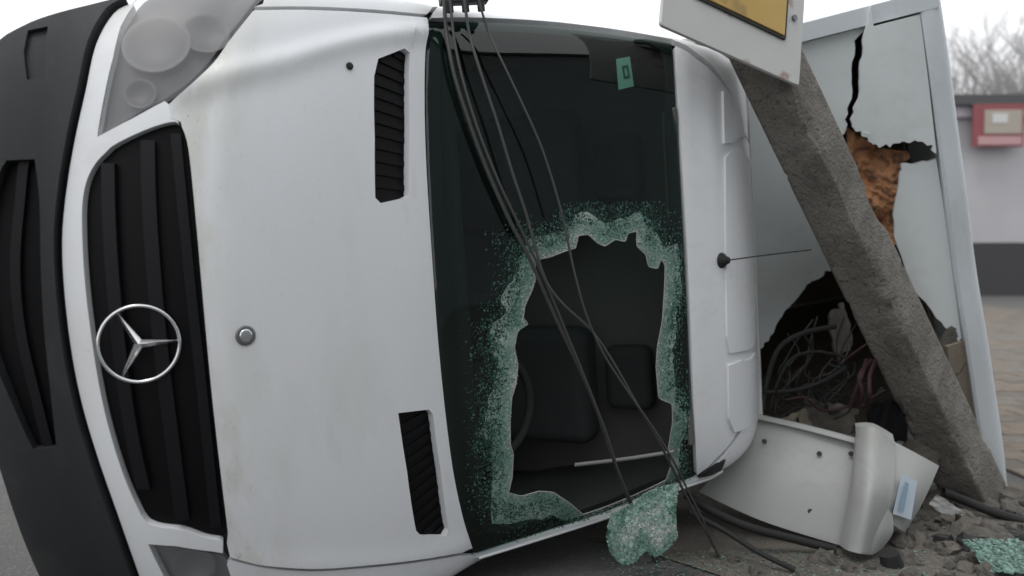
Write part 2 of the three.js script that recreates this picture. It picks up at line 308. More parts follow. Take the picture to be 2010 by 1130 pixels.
function panelGeo(poly, { holes = [], off = 0, thick = 0.02, maxE = 0.05, wave = null } = {}) {
  const V2 = ([t, s]) => new THREE.Vector2(t * LT, s * LS);
  let c = poly.map(V2); const hs = holes.map((h) => h.map(V2));
  if (THREE.ShapeUtils.isClockWise(c)) c = c.reverse();
  hs.forEach((h) => { if (!THREE.ShapeUtils.isClockWise(h)) h.reverse(); });
  const P = [...c, ...hs.flat()].map((v) => [v.x, v.y]);
  const T = refine(P, THREE.ShapeUtils.triangulateShape(c, hs), maxE);
  const O = (x, y) => skin(x / LT, y / LS, off + (wave ? wave(x / LT, y / LS) : 0));
  const pos = [], nor = [], uv = [], index = [];
  for (const [x, y] of P) {
    const p = O(x, y), e = 0.012, n = wave ? O(x + e, y).sub(O(x - e, y)).cross(O(x, y + e).sub(O(x, y - e))).normalize() : skinN(x / LT, y / LS);
    if (wave && n.dot(skinN(x / LT, y / LS)) < 0) n.negate();
    pos.push(p.x, p.y, p.z); nor.push(n.x, n.y, n.z); uv.push(x, y);
  }
  T.forEach(([a, b, d]) => index.push(a, b, d));
  if (thick) {
    const cnt = new Map(); T.forEach((t) => { for (let k = 0; k < 3; k++) { const a = t[k], b = t[(k + 1) % 3], kk = a < b ? a + '_' + b : b + '_' + a; cnt.set(kk, cnt.has(kk) ? null : [a, b]); } });
    for (const e of cnt.values()) if (e) {
      const A = P[e[0]], B = P[e[1]], n = skinN(A[0] / LT, A[1] / LS), base = pos.length / 3;
      const pa = V3(pos[e[0] * 3], pos[e[0] * 3 + 1], pos[e[0] * 3 + 2]), pb = V3(pos[e[1] * 3], pos[e[1] * 3 + 1], pos[e[1] * 3 + 2]), out = pb.clone().sub(pa).cross(n).normalize();
      const nb = skinN(B[0] / LT, B[1] / LS);
      for (const [p, nn] of [[pa, n], [pb, nb]]) for (const k of [0, thick]) { const q = p.clone().addScaledVector(nn, -k); pos.push(q.x, q.y, q.z); nor.push(out.x, out.y, out.z); uv.push(A[0] + k, A[1]); }
      index.push(base, base + 1, base + 2, base + 1, base + 3, base + 2);
    }
  }
  const g = new THREE.BufferGeometry();
  g.setAttribute('position', new THREE.Float32BufferAttribute(pos, 3)); g.setAttribute('normal', new THREE.Float32BufferAttribute(nor, 3)); g.setAttribute('uv', new THREE.Float32BufferAttribute(uv, 2));
  g.setIndex(index); return g;
}
const panel = (name, poly, m, o = {}, parent = van) => mesh(name, panelGeo(poly, o), m, parent);

// ---------------------------------------------------------------- van: skin panels
const bandLeft = smooth([[262, 8], [225, 28], [190, 90], [170, 180], [150, 270], [133, 370], [124, 470], [129, 580], [144, 700], [165, 800], [195, 900], [230, 1000], [258, 1080], [290, 1170]], 4);
const grilleEdge = smooth([[352, 246], [338, 243], [290, 258], [222, 292], [185, 332], [168, 385], [166, 460], [172, 560], [184, 660], [200, 760], [221, 850], [250, 940], [282, 1008], [308, 1028], [360, 1036], [404, 1051], [438, 1056]], 4);
const grilleRight = smooth([[444, 1045], [430, 930], [412, 770], [396, 600], [380, 420], [366, 290], [352, 246]], 5);
const lampLower = smooth([[197, 264], [262, 226], [326, 192], [374, 158], [412, 118], [444, 74], [480, 28], [496, 8]], 4);
const hoodFront = smooth([[332, 208], [380, 168], [420, 126], [452, 80], [496, 24]], 4);
const hoodRear = smooth([[838, 40], [832, 140], [834, 300], [846, 500], [861, 700], [884, 900], [906, 1010], [926, 1074]], 5);
const hoodTop = smooth([[500, 22], [600, 21], [720, 26], [836, 36]], 4);
const hoodBottom = smooth([[905, 1082], [800, 1098], [700, 1108], [610, 1113], [520, 1106], [452, 1090]], 4);
const vents = [
  [[741, 116], [792, 96], [803, 104], [801, 384], [792, 389], [746, 399], [735, 388], [733, 150]],
  [[780, 810], [840, 803], [848, 812], [879, 1038], [873, 1051], [826, 1052], [815, 1040]],
].map((v) => hits([...v, v[0]].flatMap((p, i, a) => i < a.length - 1 ? [p, [(p[0] + a[i + 1][0]) / 2, (p[1] + a[i + 1][1]) / 2]] : [])));
const hoodOutline = [...hits(hoodFront), ...hits(hoodTop), ...hits(hoodRear), ...hits(hoodBottom), ...hits([[446, 1064]]), ...hits(grilleRight.slice(0, -1).map(([x, y]) => [x + 4, y])), ...hits([[356, 240], [336, 232]])];
const seg2 = (p, a, b) => { const dx = b[0] - a[0], dy = b[1] - a[1], k = Math.min(1, Math.max(0, ((p[0] - a[0]) * dx + (p[1] - a[1]) * dy) / (dx * dx + dy * dy))); return Math.hypot(p[0] - a[0] - dx * k, p[1] - a[1] - dy * k); };
const cr = [hit(350, 178), hit(560, 120), hit(830, 62)].map(([t, s]) => [t * LT, s * LS]);
const hoodWave = (t, s) => { const p = [t * LT, s * LS], q = [t * LT, -s * LS]; const d1 = Math.min(seg2(p, cr[0], cr[1]), seg2(p, cr[1], cr[2])), d2 = Math.min(seg2(q, cr[0], cr[1]), seg2(q, cr[1], cr[2])); return 0.013 * Math.exp(-d1 * d1 / 0.0010) + 0.006 * Math.exp(-d2 * d2 / 0.0016); };
const hood = panel('hood', hoodOutline, M.hoodPaint, { holes: vents, off: 0.004, thick: 0.022, maxE: 0.03, wave: hoodWave });
vents.forEach((v, k) => {
  const vent = panel('hood_vent', v, M.grille, { off: -0.020, thick: 0.004 });
  const c = v.reduce((a, p) => [a[0] + p[0] / v.length, a[1] + p[1] / v.length], [0, 0]);
  const ts = v.map((p) => p[0]), ss = v.map((p) => p[1]), t0 = Math.min(...ts), t1 = Math.max(...ts), s0 = Math.min(...ss), s1 = Math.max(...ss);
  const inside = (t, s) => { let r = false; for (let i = 0, j = v.length - 1; i < v.length; j = i++) if ((v[i][1] > s) !== (v[j][1] > s) && t < (v[j][0] - v[i][0]) * (s - v[i][1]) / (v[j][1] - v[i][1]) + v[i][0]) r = !r; return r; };
  const n = 13;
  for (let i = 0; i < n; i++) {
    const s = s0 + (s1 - s0) * (i + 0.5) / n, row = []; for (let q = 0; q <= 40; q++) { const t = t0 + (t1 - t0) * q / 40; if (inside(t, s)) row.push(t); }
    if (row.length < 4) continue;
    const a = row[0], b = row[row.length - 1], ds = (s1 - s0) / n * 0.25;
    panel('slat', [[a, s - ds], [b, s - ds], [b, s + ds], [a, s + ds]], M.grille, { off: -0.015, thick: 0.004 }, vent);
  }
});
// upper and lower fender, header band, lamps, bumper
const S1 = (arr, ds) => arr.map(([t, s]) => [t, Math.max(-1, Math.min(1, s + ds))]);
const tsHoodTop = hits(hoodTop.map(([x, y]) => [x, y - 7])), tsHoodBot = hits(hoodBottom.map(([x, y]) => [x, y + 7]));
const tCowl = hit(846, 500)[0], tBand = hit(124, 470)[0];
const capU = hit(842, 24), capL = hit(932, 1092);
const lampTop = hit(500, 6), lampL0 = hit(256, 16);
panel('fender', [...tsHoodTop, capU, [capU[0], 1], [tBand, 1], [tBand, Math.max(lampL0[1], lampTop[1]) + 0.10], [lampTop[0] - 0.01, lampTop[1] + 0.10], [lampTop[0] + 0.008, lampTop[1]]], M.paint, { off: 0.003, thick: 0.02 });
panel('fender', [...tsHoodBot, ...hits([[446, 1106]]), [hit(446, 1106)[0] - 0.005, hit(446, 1106)[1] - 0.14], [tBand, hit(300, 1160)[1] - 0.14], [tBand, -1], [capL[0], -1], capL], M.paint, { off: 0.003, thick: 0.02 });
const bandTS = hits(bandLeft);
const header = [...bandTS, ...hits([[345, 1168], [318, 1120], [292, 1066], [345, 1070], [420, 1081], [438, 1084], [438, 1062]]), ...hits(grilleEdge.slice(0, -1).reverse().map(([x, y]) => [x - (x < 340 ? 3 : 0), y - (y > 1000 ? -3 : y < 300 ? 3 : 0)])), ...hits([[333, 206], [324, 199], [262, 233], [192, 270], [206, 190], [224, 112], [238, 54], [262, 14]])];
panel('front_band', header, M.paint, { off: 0.003, thick: 0.022, maxE: 0.03 });
function lamp(px, ext, bowls, label, house = M.lampHouse, cover = M.lens) {
  const p = hits(px), poly = [...p, ...S1([p[p.length - 1], p[0]], ext)];
  const l = panel('headlight', poly, cover, { off: 0.002, thick: 0.006, maxE: 0.03 }); l.userData.label = label;
  panel('lamp_housing', poly, house, { off: -0.024, thick: 0, maxE: 0.03 }, l);
  for (const [x, y, r] of bowls) {
    const [t, s] = hit(x, y), n = skinN(t, s), g = new THREE.LatheGeometry(Array.from({ length: 9 }, (_, i) => new THREE.Vector2(r * i / 8, 0.018 * (i / 8) ** 2)).concat([new THREE.Vector2(r * 1.1, 0.017)]), 28);
    g.applyQuaternion(new THREE.Quaternion().setFromUnitVectors(V3(0, 1, 0), n)); const c = skin(t, s, -0.022); g.translate(c.x, c.y, c.z); mesh('reflector', g, M.bowl, l);
  }
}
lamp([[256, 14], [238, 52], [225, 112], [209, 190], [196, 266], ...lampLower], 0.09, [[306, 84, 0.078], [274, 182, 0.036], [404, 62, 0.056]], 'hazy grey headlight on the raised side');
lamp([[448, 1102], [438, 1090], [420, 1086], [345, 1074], [296, 1070], [322, 1120], [348, 1166]], -0.12, [[380, 1112, 0.05]], 'headlight near the ground below the bonnet corner');
const intake = hits(smooth([[74, 316], [84, 400], [86, 520], [92, 640], [104, 760], [116, 872]], 4));
const intakeW = intake.map((_, i) => { const f = i / (intake.length - 1); return 0.010 + 0.040 * Math.pow(Math.sin(Math.PI * (0.12 + 0.76 * f)), 1.5) * (1 - 0.35 * f); });
const intakeIn = intake.map(([t, s], i) => [t - intakeW[i], s * 0.99]).reverse();
const lowEdge = hits(smooth([[120, 1180], [92, 1130], [62, 1062], [36, 990], [10, 908], [-16, 850], [-74, 730], [-104, 600], [-104, 400], [-70, 240], [-6, 108], [52, 62], [120, 36], [190, 20], [236, 9]], 4));
const bumperPoly = [...bandTS.map(([t, s]) => [t - 0.004, s]), ...lowEdge];
const tsFog = hits([[62, 70], [100, 62], [92, 158], [60, 164], [54, 110]]);
const bump = panel('bumper', bumperPoly, M.bumper, { holes: [[...intake, ...intakeIn], tsFog], off: 0.020, thick: 0.03, maxE: 0.03 });
panel('air_intake', [...intake, ...intakeIn], M.grille, { off: -0.012, thick: 0 }, bump);
for (const k of [0.45]) { const c = intake.map(([t, s], i) => [t - intakeW[i] * k, s]); panel('intake_bar', [...c.map(([t, s]) => [t + 0.0035, s]), ...c.map(([t, s]) => [t - 0.0035, s]).reverse()], M.rib, { off: 0.004, thick: 0.014 }, bump); }
panel('fog_lamp_cover', tsFog, M.bumper, { off: 0.008, thick: 0 }, bump);

// grille with bars and badge
const grillePoly = hits([...grilleEdge, ...grilleRight.slice(0, -1)]);
const grille = panel('grille', grillePoly, M.grille, { off: -0.016, thick: 0.004 });
function lineTS(pts) { return hits(smooth(pts, 5)); }
for (const [pts, hw] of [[[[212, 320], [214, 420], [221, 540], [236, 700], [258, 850], [282, 960]], 13], [[[290, 275], [293, 400], [304, 560], [320, 720], [340, 880], [358, 1020]], 14], [[[345, 262], [360, 420], [378, 600], [398, 780], [424, 1034]], 10]]) {
  const L = hits(smooth(pts, 5).map(([x, y]) => [x - hw, y])), Rr = hits(smooth(pts, 5).map(([x, y]) => [x + hw, y]));
  panel('grille_bar', [...L, ...Rr.reverse()], M.rib, { off: 0.001, thick: 0.014, wave: () => 0 }, grille);
}
{
  const [t, s] = hit(277, 673), n = V3(0, EYE, 0).applyMatrix4(vanInv).sub(skinP(t, s)).normalize().lerp(skinN(t, s), 0.5).normalize(), c = skin(t, s, 0.012), q = new THREE.Quaternion();
  const ex = V3(1, 0, 0).addScaledVector(n, -n.x).normalize(), ey = n.clone().cross(ex); q.setFromRotationMatrix(new THREE.Matrix4().makeBasis(ex, ey, n));
  const badge = new THREE.Group(); badge.name = 'badge'; badge.position.copy(c); badge.quaternion.copy(q); van.add(badge); badge.userData.label = 'chrome ring with a three pointed star';
  mesh('badge_ring', new THREE.TorusGeometry(0.0935, 0.0046, 10, 64), M.chrome, badge);
  for (const a of [0, 2 * Math.PI / 3, -2 * Math.PI / 3]) {
    const g = new THREE.BufferGeometry(), w = 0.0105, L = 0.0925;   // a tapering three-sided arm
    g.setAttribute('position', new THREE.Float32BufferAttribute([0, w, 0, 0, -w, 0, 0, 0, 0.012, L, 0.0016, 0, L, -0.0016, 0, L, 0, 0.004], 3));
    g.setIndex([0, 2, 3, 2, 5, 3, 1, 4, 2, 2, 4, 5, 0, 3, 1, 1, 3, 4, 3, 5, 4]); const gg = g.toNonIndexed(); gg.computeVertexNormals(); gg.rotateZ(a + 0.02); mesh('badge_arm', gg, M.chrome, badge);
  }
}
function disc(name, px, py, r, hgt, m, parent = van) {
  const [t, s] = hit(px, py), g = new THREE.LatheGeometry([[0, hgt], [r * 0.75, hgt], [r * 0.95, hgt * 0.8], [r, hgt * 0.4], [r, -0.004]].map(([a, b]) => new THREE.Vector2(a, b)), 28);
  g.applyQuaternion(new THREE.Quaternion().setFromUnitVectors(V3(0, 1, 0), skinN(t, s))); const c = skin(t, s, 0.004); g.translate(c.x, c.y, c.z); return mesh(name, g, m, parent);
}
const hb = disc('hood_emblem', 481, 658, 0.026, 0.005, M.dullMetal);
disc('emblem_face', 481, 658, 0.017, 0.0075, M.chrome, hb);
disc('washer_nozzle', 684, 131, 0.0105, 0.008, M.rubber);

// windscreen: black surround, tinted pane with a hole, roof, pillars
const gl = [[846, 44], [950, 44], [1080, 52], [1200, 66], [1318, 86]], gb = [[1361, 936], [1280, 964], [1190, 1004], [1060, 1046], [934, 1086]];
const gr = [[1319, 92], [1328, 250], [1338, 420], [1347, 600], [1354, 780], [1361, 930]], gf = smooth([[930, 1080], [908, 1010], [887, 900], [864, 700], [849, 500], [838, 300], [836, 140], [842, 50]], 4);
const glassOuter = hits([...smooth(gl, 4), ...smooth(gr, 4), ...smooth(gb, 4), ...gf]);
const inset = [[872, 62], [960, 60], [1080, 66], [1200, 80], [1300, 98], [1309, 250], [1319, 420], [1328, 600], [1336, 780], [1342, 922], [1280, 944], [1190, 984], [1060, 1026], [962, 1052], [938, 1000], [916, 900], [893, 700], [878, 500], [868, 300], [865, 140]];
const insetTS = hits(smooth([...inset, inset[0]], 3).slice(0, -1));
const holePx = [[1051, 511], [1079, 504], [1108, 493], [1129, 486], [1134, 463], [1154, 460], [1171, 476], [1186, 483], [1207, 470], [1226, 474], [1232, 458], [1249, 454], [1249, 483], [1267, 500], [1272, 523], [1290, 527], [1297, 507], [1304, 522], [1304, 557], [1299, 628], [1290, 681], [1287, 720], [1292, 780], [1318, 793], [1319, 826], [1311, 884], [1318, 906], [1306, 940], [1276, 956], [1235, 974], [1190, 993], [1144, 1008], [1120, 988], [1086, 966], [1057, 963], [1024, 973], [998, 966], [1004, 937], [1007, 891], [1001, 871], [1001, 825], [1004, 780], [1012, 752], [1016, 716], [1009, 681], [1016, 649], [1036, 635], [1026, 624], [1030, 600], [1044, 568], [1051, 546]];
const holeTS = hits(holePx);
panel('windscreen_surround', glassOuter, M.seal, { holes: [insetTS.map((p) => p.slice())], off: -0.003, thick: 0.012 });
const pane = panel('windscreen', glassOuter.map(([t, s]) => [t, s]), M.glass, { holes: [holeTS.map((p) => p.slice())], off: 0.0008, thick: 0, maxE: 0.04 });
pane.userData.label = 'tinted windscreen with a large hole';
// crazed glass round the hole
function distPoly(p, poly) { let d = 1e9; for (let i = 0; i < poly.length; i++) d = Math.min(d, seg2(p, poly[i], poly[(i + 1) % poly.length])); return d; }
function inPoly(p, v) { let r = false; for (let i = 0, j = v.length - 1; i < v.length; j = i++) if ((v[i][1] > p[1]) !== (v[j][1] > p[1]) && p[0] < (v[j][0] - v[i][0]) * (p[1] - v[i][1]) / (v[j][1] - v[i][1]) + v[i][0]) r = !r; return r; }
const shardPal = [[0.012, 0.036, 0.029], [0.024, 0.066, 0.052], [0.06, 0.14, 0.11], [0.10, 0.21, 0.165], [0.15, 0.27, 0.225], [0.22, 0.33, 0.285], [0.33, 0.39, 0.36], [0.45, 0.48, 0.455]];
function shards(list) {                                              // list of [point, normal, size, colour index]
  const rnd = rng(91), pos = [], col = [], nor = [];
  for (const [p, n, r, ci] of list) {
    const a = V3(rnd() - 0.5, rnd() - 0.5, rnd() - 0.5).cross(n).normalize(), b = n.clone().cross(a), tilt = n.clone().addScaledVector(a, (rnd() - 0.5) * 0.5).addScaledVector(b, (rnd() - 0.5) * 0.5).normalize();
    const k = 4 + Math.floor(rnd() * 2), pts = [], c0 = shardPal[ci], f = 0.8 + rnd() * 0.4, ta = a.clone().addScaledVector(tilt, -a.dot(tilt)).normalize(), tb = tilt.clone().cross(ta);
    for (let i = 0; i < k; i++) { const g = (i + rnd() * 0.6) / k * 6.283, q = r * (0.6 + 0.7 * rnd()); pts.push(p.clone().addScaledVector(ta, Math.cos(g) * q).addScaledVector(tb, Math.sin(g) * q)); }
    for (let i = 1; i < k - 1; i++) for (const v of [pts[0], pts[i], pts[i + 1]]) { pos.push(v.x, v.y, v.z); nor.push(tilt.x, tilt.y, tilt.z); col.push(c0[0] * f, c0[1] * f, c0[2] * f); }
  }
  const g = new THREE.BufferGeometry(); g.setAttribute('position', new THREE.Float32BufferAttribute(pos, 3)); g.setAttribute('normal', new THREE.Float32BufferAttribute(nor, 3)); g.setAttribute('color', new THREE.Float32BufferAttribute(col, 3)); g.setAttribute('uv', new THREE.Float32BufferAttribute(new Float32Array(pos.length / 3 * 2), 2)); return g;
}
const qmap = (() => { const x0 = 880, y0 = 370, st = 16, nx = 32, ny = 46, G = []; for (let j = 0; j < ny; j++) { G.push([]); for (let i = 0; i < nx; i++) G[j].push(hit(x0 + i * st, y0 + j * st)); } return (x, y) => { const u = (x - x0) / st, v = (y - y0) / st, i = Math.min(nx - 2, Math.max(0, Math.floor(u))), j = Math.min(ny - 2, Math.max(0, Math.floor(v))), a = u - i, b = v - j; return [0, 1].map((c) => (G[j][i][c] * (1 - a) + G[j][i + 1][c] * a) * (1 - b) + (G[j + 1][i][c] * (1 - a) + G[j + 1][i + 1][c] * a) * b); }; })();
{
  const rnd = rng(7), list = []; let tries = 0;
  const gouter = [...gl, ...gr, ...gb, ...gf];
  while (list.length < 15000 && tries++ < 400000) {
    const p = [900 + rnd() * 455, 395 + rnd() * 670];
    if (inPoly(p, holePx) || !inPoly(p, gouter)) continue;
    const d = distPoly(p, holePx), left = p[0] < 1030, top = p[1] < 520, low = p[1] > 940;
    const patch = nA(p[0] / 600, p[1] / 600, 9, 4), reach = (left ? 52 : top ? 50 : low ? 46 : 40) * (0.55 + 0.95 * patch);
    const w = Math.exp(-Math.pow(d / (reach * 1.05), 2.4));
    if (rnd() > w) continue;
    const [t, s] = qmap(p[0], p[1]), whit = Math.exp(-d / 14) * 0.8 + (patch - 0.5);
    const ci = d > 34 ? Math.floor(rnd() * 2.6) : d > 18 ? Math.floor(rnd() * 5.5) : Math.max(1, Math.min(7, Math.floor(2 + (rnd() * 0.55 + whit * 0.75) * 5)));
    list.push([skin(t, s, 0.0025 + rnd() * 0.002), skinN(t, s), 0.0018 + rnd() * 0.0026, ci]);
  }
  const o = mesh('crazed_glass', shards(list), M.shard, pane); stuff(o); o.userData.label = 'crazed pale green glass edging the hole';
}
{ // the cracked but still hanging sheet round the hole
  const cx = 1160, cy = 720, gouter = [...gl, ...gr, ...gb, ...gf], ring = [];
  for (let k = 0; k < 150; k++) {
    const a = k / 150 * Math.PI * 2, dx = Math.cos(a), dy = Math.sin(a); let R = 0; for (let q = 60; q < 420; q += 3) if (inPoly([cx + dx * q, cy + dy * q], holePx)) R = q;
    const add = (dx < -0.5 ? 54 : dy < -0.6 ? 48 : dx > 0.6 ? 30 : 42) + (dx < -0.3 && dy > 0.5 ? 18 : 0), n = nA(k / 150, 0.3, 18, 4), m = nC(k / 150, 0.7, 60, 2);
    let q = R + 6 + add * (0.38 + 1.0 * n) * (0.85 + 0.3 * m); while (q > R + 3 && !inPoly([cx + dx * (q + 8), cy + dy * (q + 8)], gouter)) q -= 2;
    ring.push([cx + dx * q, cy + dy * q]);
  }
  panel('cracked_band', ring.map(([x, y]) => hit(x, y)), M.craze, { holes: [holeTS.map((p) => p.slice())], off: 0.0022, thick: 0.001, maxE: 0.03, wave: (t, q) => 0.006 * (nB(t * 4 % 1, (q + 1) * 1.5 % 1, 16, 3) - 0.5) }, pane).userData.label = 'pale green cracked glass around the hole';
}
mesh('broken_edge', new THREE.TubeGeometry(new THREE.CatmullRomCurve3(holeTS.map(([t, q], i) => skin(t, q, 0.001 + 0.004 * ((i * 7) % 5) / 5)), true, 'catmullrom', 0.1), 300, 0.0021, 5, true), M.glassEdge, pane);
{ // paper sticker behind the glass
  const q = hits([[1211, 114], [1238, 109], [1246, 168], [1216, 175]]), st = panel('windscreen_sticker', q, M.sticker, { off: -0.006, thick: 0.001, maxE: 0.02 });
  const a = hits([[1222, 128], [1234, 126], [1238, 152], [1226, 154]]), b = hits([[1226, 133], [1231, 132], [1234, 147], [1229, 148]]);
  panel('sticker_print', a, M.stickerInk, { holes: [b], off: -0.0042, thick: 0.001 }, st);
}
const roofL = gr.map(([x, y]) => [x + 6, y]);
const tsRoofL = hits(smooth(roofL, 4));
const roof = panel('cab_roof', [...tsRoofL, [0.999, tsRoofL[tsRoofL.length - 1][1] * 1.02], [0.999, tsRoofL[0][1] * 1.02]], M.paint, { off: 0.004, thick: 0.02, maxE: 0.04 });
{
  const pad = (list) => panel('roof_rib', hits(list), M.paint, { off: 0.013, thick: 0.012, maxE: 0.03 }, roof);
  pad([[1418, 310], [1428, 300], [1454, 294], [1466, 310], [1474, 500], [1476, 672], [1450, 688], [1428, 692], [1422, 660], [1419, 500]]);
  pad([[1424, 716], [1450, 706], [1477, 692], [1476, 790], [1462, 836], [1436, 846], [1426, 820]]);
  pad([[1414, 180], [1430, 190], [1448, 226], [1456, 272], [1430, 282], [1416, 282]]);
}
const tR0 = tsRoofL[0], tR1 = tsRoofL[tsRoofL.length - 1], pilU = hits(smooth(gl, 3).map(([x, y]) => [x, y - 8])), pilL = hits(smooth(gb, 3).map(([x, y]) => [x, y + 7]));
panel('door_pillar', [...pilU, [tR0[0], tR0[1] + 0.025], [0.99, tR0[1] + 0.03], [0.99, 1], [pilU[0][0], 1]], M.paint, { off: 0.003, thick: 0.02 });
panel('door_pillar', [[0.99, tR1[1] - 0.03], [tR1[0], tR1[1] - 0.025], ...pilL, [pilL[pilL.length - 1][0], -1], [0.99, -1]], M.paint, { off: 0.003, thick: 0.02 });
panel('trim_wedge', hits([[1368, 934], [1382, 922], [1420, 900], [1412, 920]]), M.seal, { off: 0.010, thick: 0.01 });
mesh('drip_rail', tube(smooth([[938, 1091], [1060, 1053], [1190, 1011], [1280, 974], [1362, 945], [1418, 926]], 2).map(([x, y]) => { const [t, s] = hit(x, y); return skin(t, s, 0.008); }), 0.0055, 60), M.paint, van);
{
  const [t, s] = hit(1414, 511), p = skin(t, s, 0.0), n = skinN(t, s);
  const b = new THREE.LatheGeometry([[0, 0.035], [0.012, 0.034], [0.017, 0.02], [0.026, 0.012], [0.03, 0]].map(([a, c]) => new THREE.Vector2(a, c)), 20); b.applyQuaternion(new THREE.Quaternion().setFromUnitVectors(V3(0, 1, 0), n)); b.translate(p.x, p.y, p.z);
  const ant = mesh('antenna_base', b, M.rubber, van), zA = depthOf(p.clone().applyMatrix4(van.matrixWorld));
  const tip = at(1592, 490, zA + 0.10).applyMatrix4(vanInv);
  mesh('antenna_rod', tube([p.clone().addScaledVector(n, 0.025), p.clone().lerp(tip, 0.5), tip], 0.0024, 12, 6), M.rubber, ant);
}
// inner shell that keeps the cab dark, with the windscreen cut out, back wall, cabin fittings
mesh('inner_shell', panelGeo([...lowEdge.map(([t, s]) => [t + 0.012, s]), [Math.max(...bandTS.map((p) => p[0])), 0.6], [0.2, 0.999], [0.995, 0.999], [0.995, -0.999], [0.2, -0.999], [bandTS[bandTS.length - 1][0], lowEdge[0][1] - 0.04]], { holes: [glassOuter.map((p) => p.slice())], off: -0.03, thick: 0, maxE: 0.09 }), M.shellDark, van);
const V = (h, w, d) => V3(h, w, -d);
function vbox(name, h, w, d, sh, sw, sd, m, rot = 0, r = 0.02, parent = van) { const g = bx(sh, sw, sd, r); if (rot) g.rotateY(rot); g.translate(h, w, -d); return mesh(name, g, m, parent); }
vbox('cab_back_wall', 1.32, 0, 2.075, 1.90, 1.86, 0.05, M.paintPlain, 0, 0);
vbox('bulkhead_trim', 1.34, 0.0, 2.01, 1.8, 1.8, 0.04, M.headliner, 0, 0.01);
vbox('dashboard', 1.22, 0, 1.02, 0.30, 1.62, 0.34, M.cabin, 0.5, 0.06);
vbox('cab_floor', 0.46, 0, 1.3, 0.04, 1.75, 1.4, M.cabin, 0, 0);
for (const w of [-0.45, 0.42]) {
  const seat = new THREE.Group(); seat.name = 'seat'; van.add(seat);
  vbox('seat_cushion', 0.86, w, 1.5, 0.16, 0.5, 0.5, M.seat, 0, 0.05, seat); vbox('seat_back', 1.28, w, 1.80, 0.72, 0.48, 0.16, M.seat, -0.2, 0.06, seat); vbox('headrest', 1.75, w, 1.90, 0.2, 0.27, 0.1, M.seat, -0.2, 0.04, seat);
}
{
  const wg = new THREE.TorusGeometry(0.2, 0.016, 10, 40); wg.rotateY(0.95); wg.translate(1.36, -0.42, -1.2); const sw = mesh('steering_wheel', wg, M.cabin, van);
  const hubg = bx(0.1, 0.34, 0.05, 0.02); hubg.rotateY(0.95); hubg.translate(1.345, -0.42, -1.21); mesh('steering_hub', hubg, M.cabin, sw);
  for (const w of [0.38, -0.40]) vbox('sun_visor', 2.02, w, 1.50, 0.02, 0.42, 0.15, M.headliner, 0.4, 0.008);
  const rail = [at(1128, 912, 2.98), at(1230, 900, 3.02), at(1322, 886, 3.06)].map((p) => p.applyMatrix4(vanInv)); mesh('grab_rail', tube(rail, 0.007, 20), M.trimLight, van);
}
// the slab of glass that hangs out of the lower edge
{
  const cols = [[1194, 1008, 1082], [1208, 1004, 1098], [1226, 992, 1106], [1246, 980, 1098], [1262, 966, 1080], [1284, 957, 1092], [1304, 951, 1078], [1326, 950, 1052]].map(([x, a, b], k) => [[x + 6, a, 2.94 + k * 0.006], [x - 2 + (k % 2) * 3, (a + b) / 2, 2.885 + k * 0.006 + (k % 3) * 0.01], [x + 4, b, 2.87 + k * 0.008 + (k % 2) * 0.012]]);
  const cc = cols.map((c) => smooth(c, 24)), rr = Array.from({ length: 49 }, (_, j) => smooth(cc.map((c) => c[j]), 12));
  const f = (u, v) => { const r = rr[Math.round(v * 48)][Math.round(u * 84)]; return at(r[0], r[1], r[2]).applyMatrix4(vanInv); };
  const pos = [], uv = [], ix = []; for (let a = 0; a <= 24; a++) for (let b = 0; b <= 16; b++) { const p = f(a / 24, b / 16); pos.push(p.x, p.y, p.z); uv.push(a / 24, b / 16); if (a < 24 && b < 16) { const k = a * 17 + b; ix.push(k, k + 1, k + 17, k + 1, k + 18, k + 17); } }
  const g = new THREE.BufferGeometry(); g.setAttribute('position', new THREE.Float32BufferAttribute(pos, 3)); g.setAttribute('uv', new THREE.Float32BufferAttribute(uv, 2)); g.setIndex(ix); g.computeVertexNormals();
  for (let k = 0; k < uv.length; k++) uv[k] *= 0.2; g.setAttribute('uv', new THREE.Float32BufferAttribute(uv, 2)); const hg = mesh('hanging_glass', g, M.craze, van); hg.userData.label = 'pale green slab of crazed glass hanging over the sill';
  const rnd = rng(17), list = [], nf = vF.clone().applyQuaternion(van.quaternion.clone().invert());
  for (let i = 0; i < 1600; i++) { const u = rnd(), v = rnd(), w = nB(u * 0.5, v * 0.5, 8, 4); const p = f(u, v).addScaledVector(nf, 0.003 + rnd() * 0.003); list.push([p, nf.clone(), 0.0025 + rnd() * 0.0035, Math.max(1, Math.min(7, Math.floor(w * 10 - 1 + rnd() * 2)))]); }
  stuff(mesh('crazed_flakes', shards(list), M.shard, hg));
}
// front wheels
for (const w of [0.78, -0.78]) {
  const wh = new THREE.Group(); wh.name = 'wheel'; wh.position.set(0.30, w, -0.98); van.add(wh);
  const g = new THREE.TorusGeometry(0.26, 0.085, 14, 40); g.rotateX(Math.PI / 2); g.scale(1, 1.1, 1); mesh('tyre', g, M.tyre, wh);
  const r = new THREE.CylinderGeometry(0.19, 0.19, 0.14, 28); mesh('rim', r, M.dullMetal, wh);
}

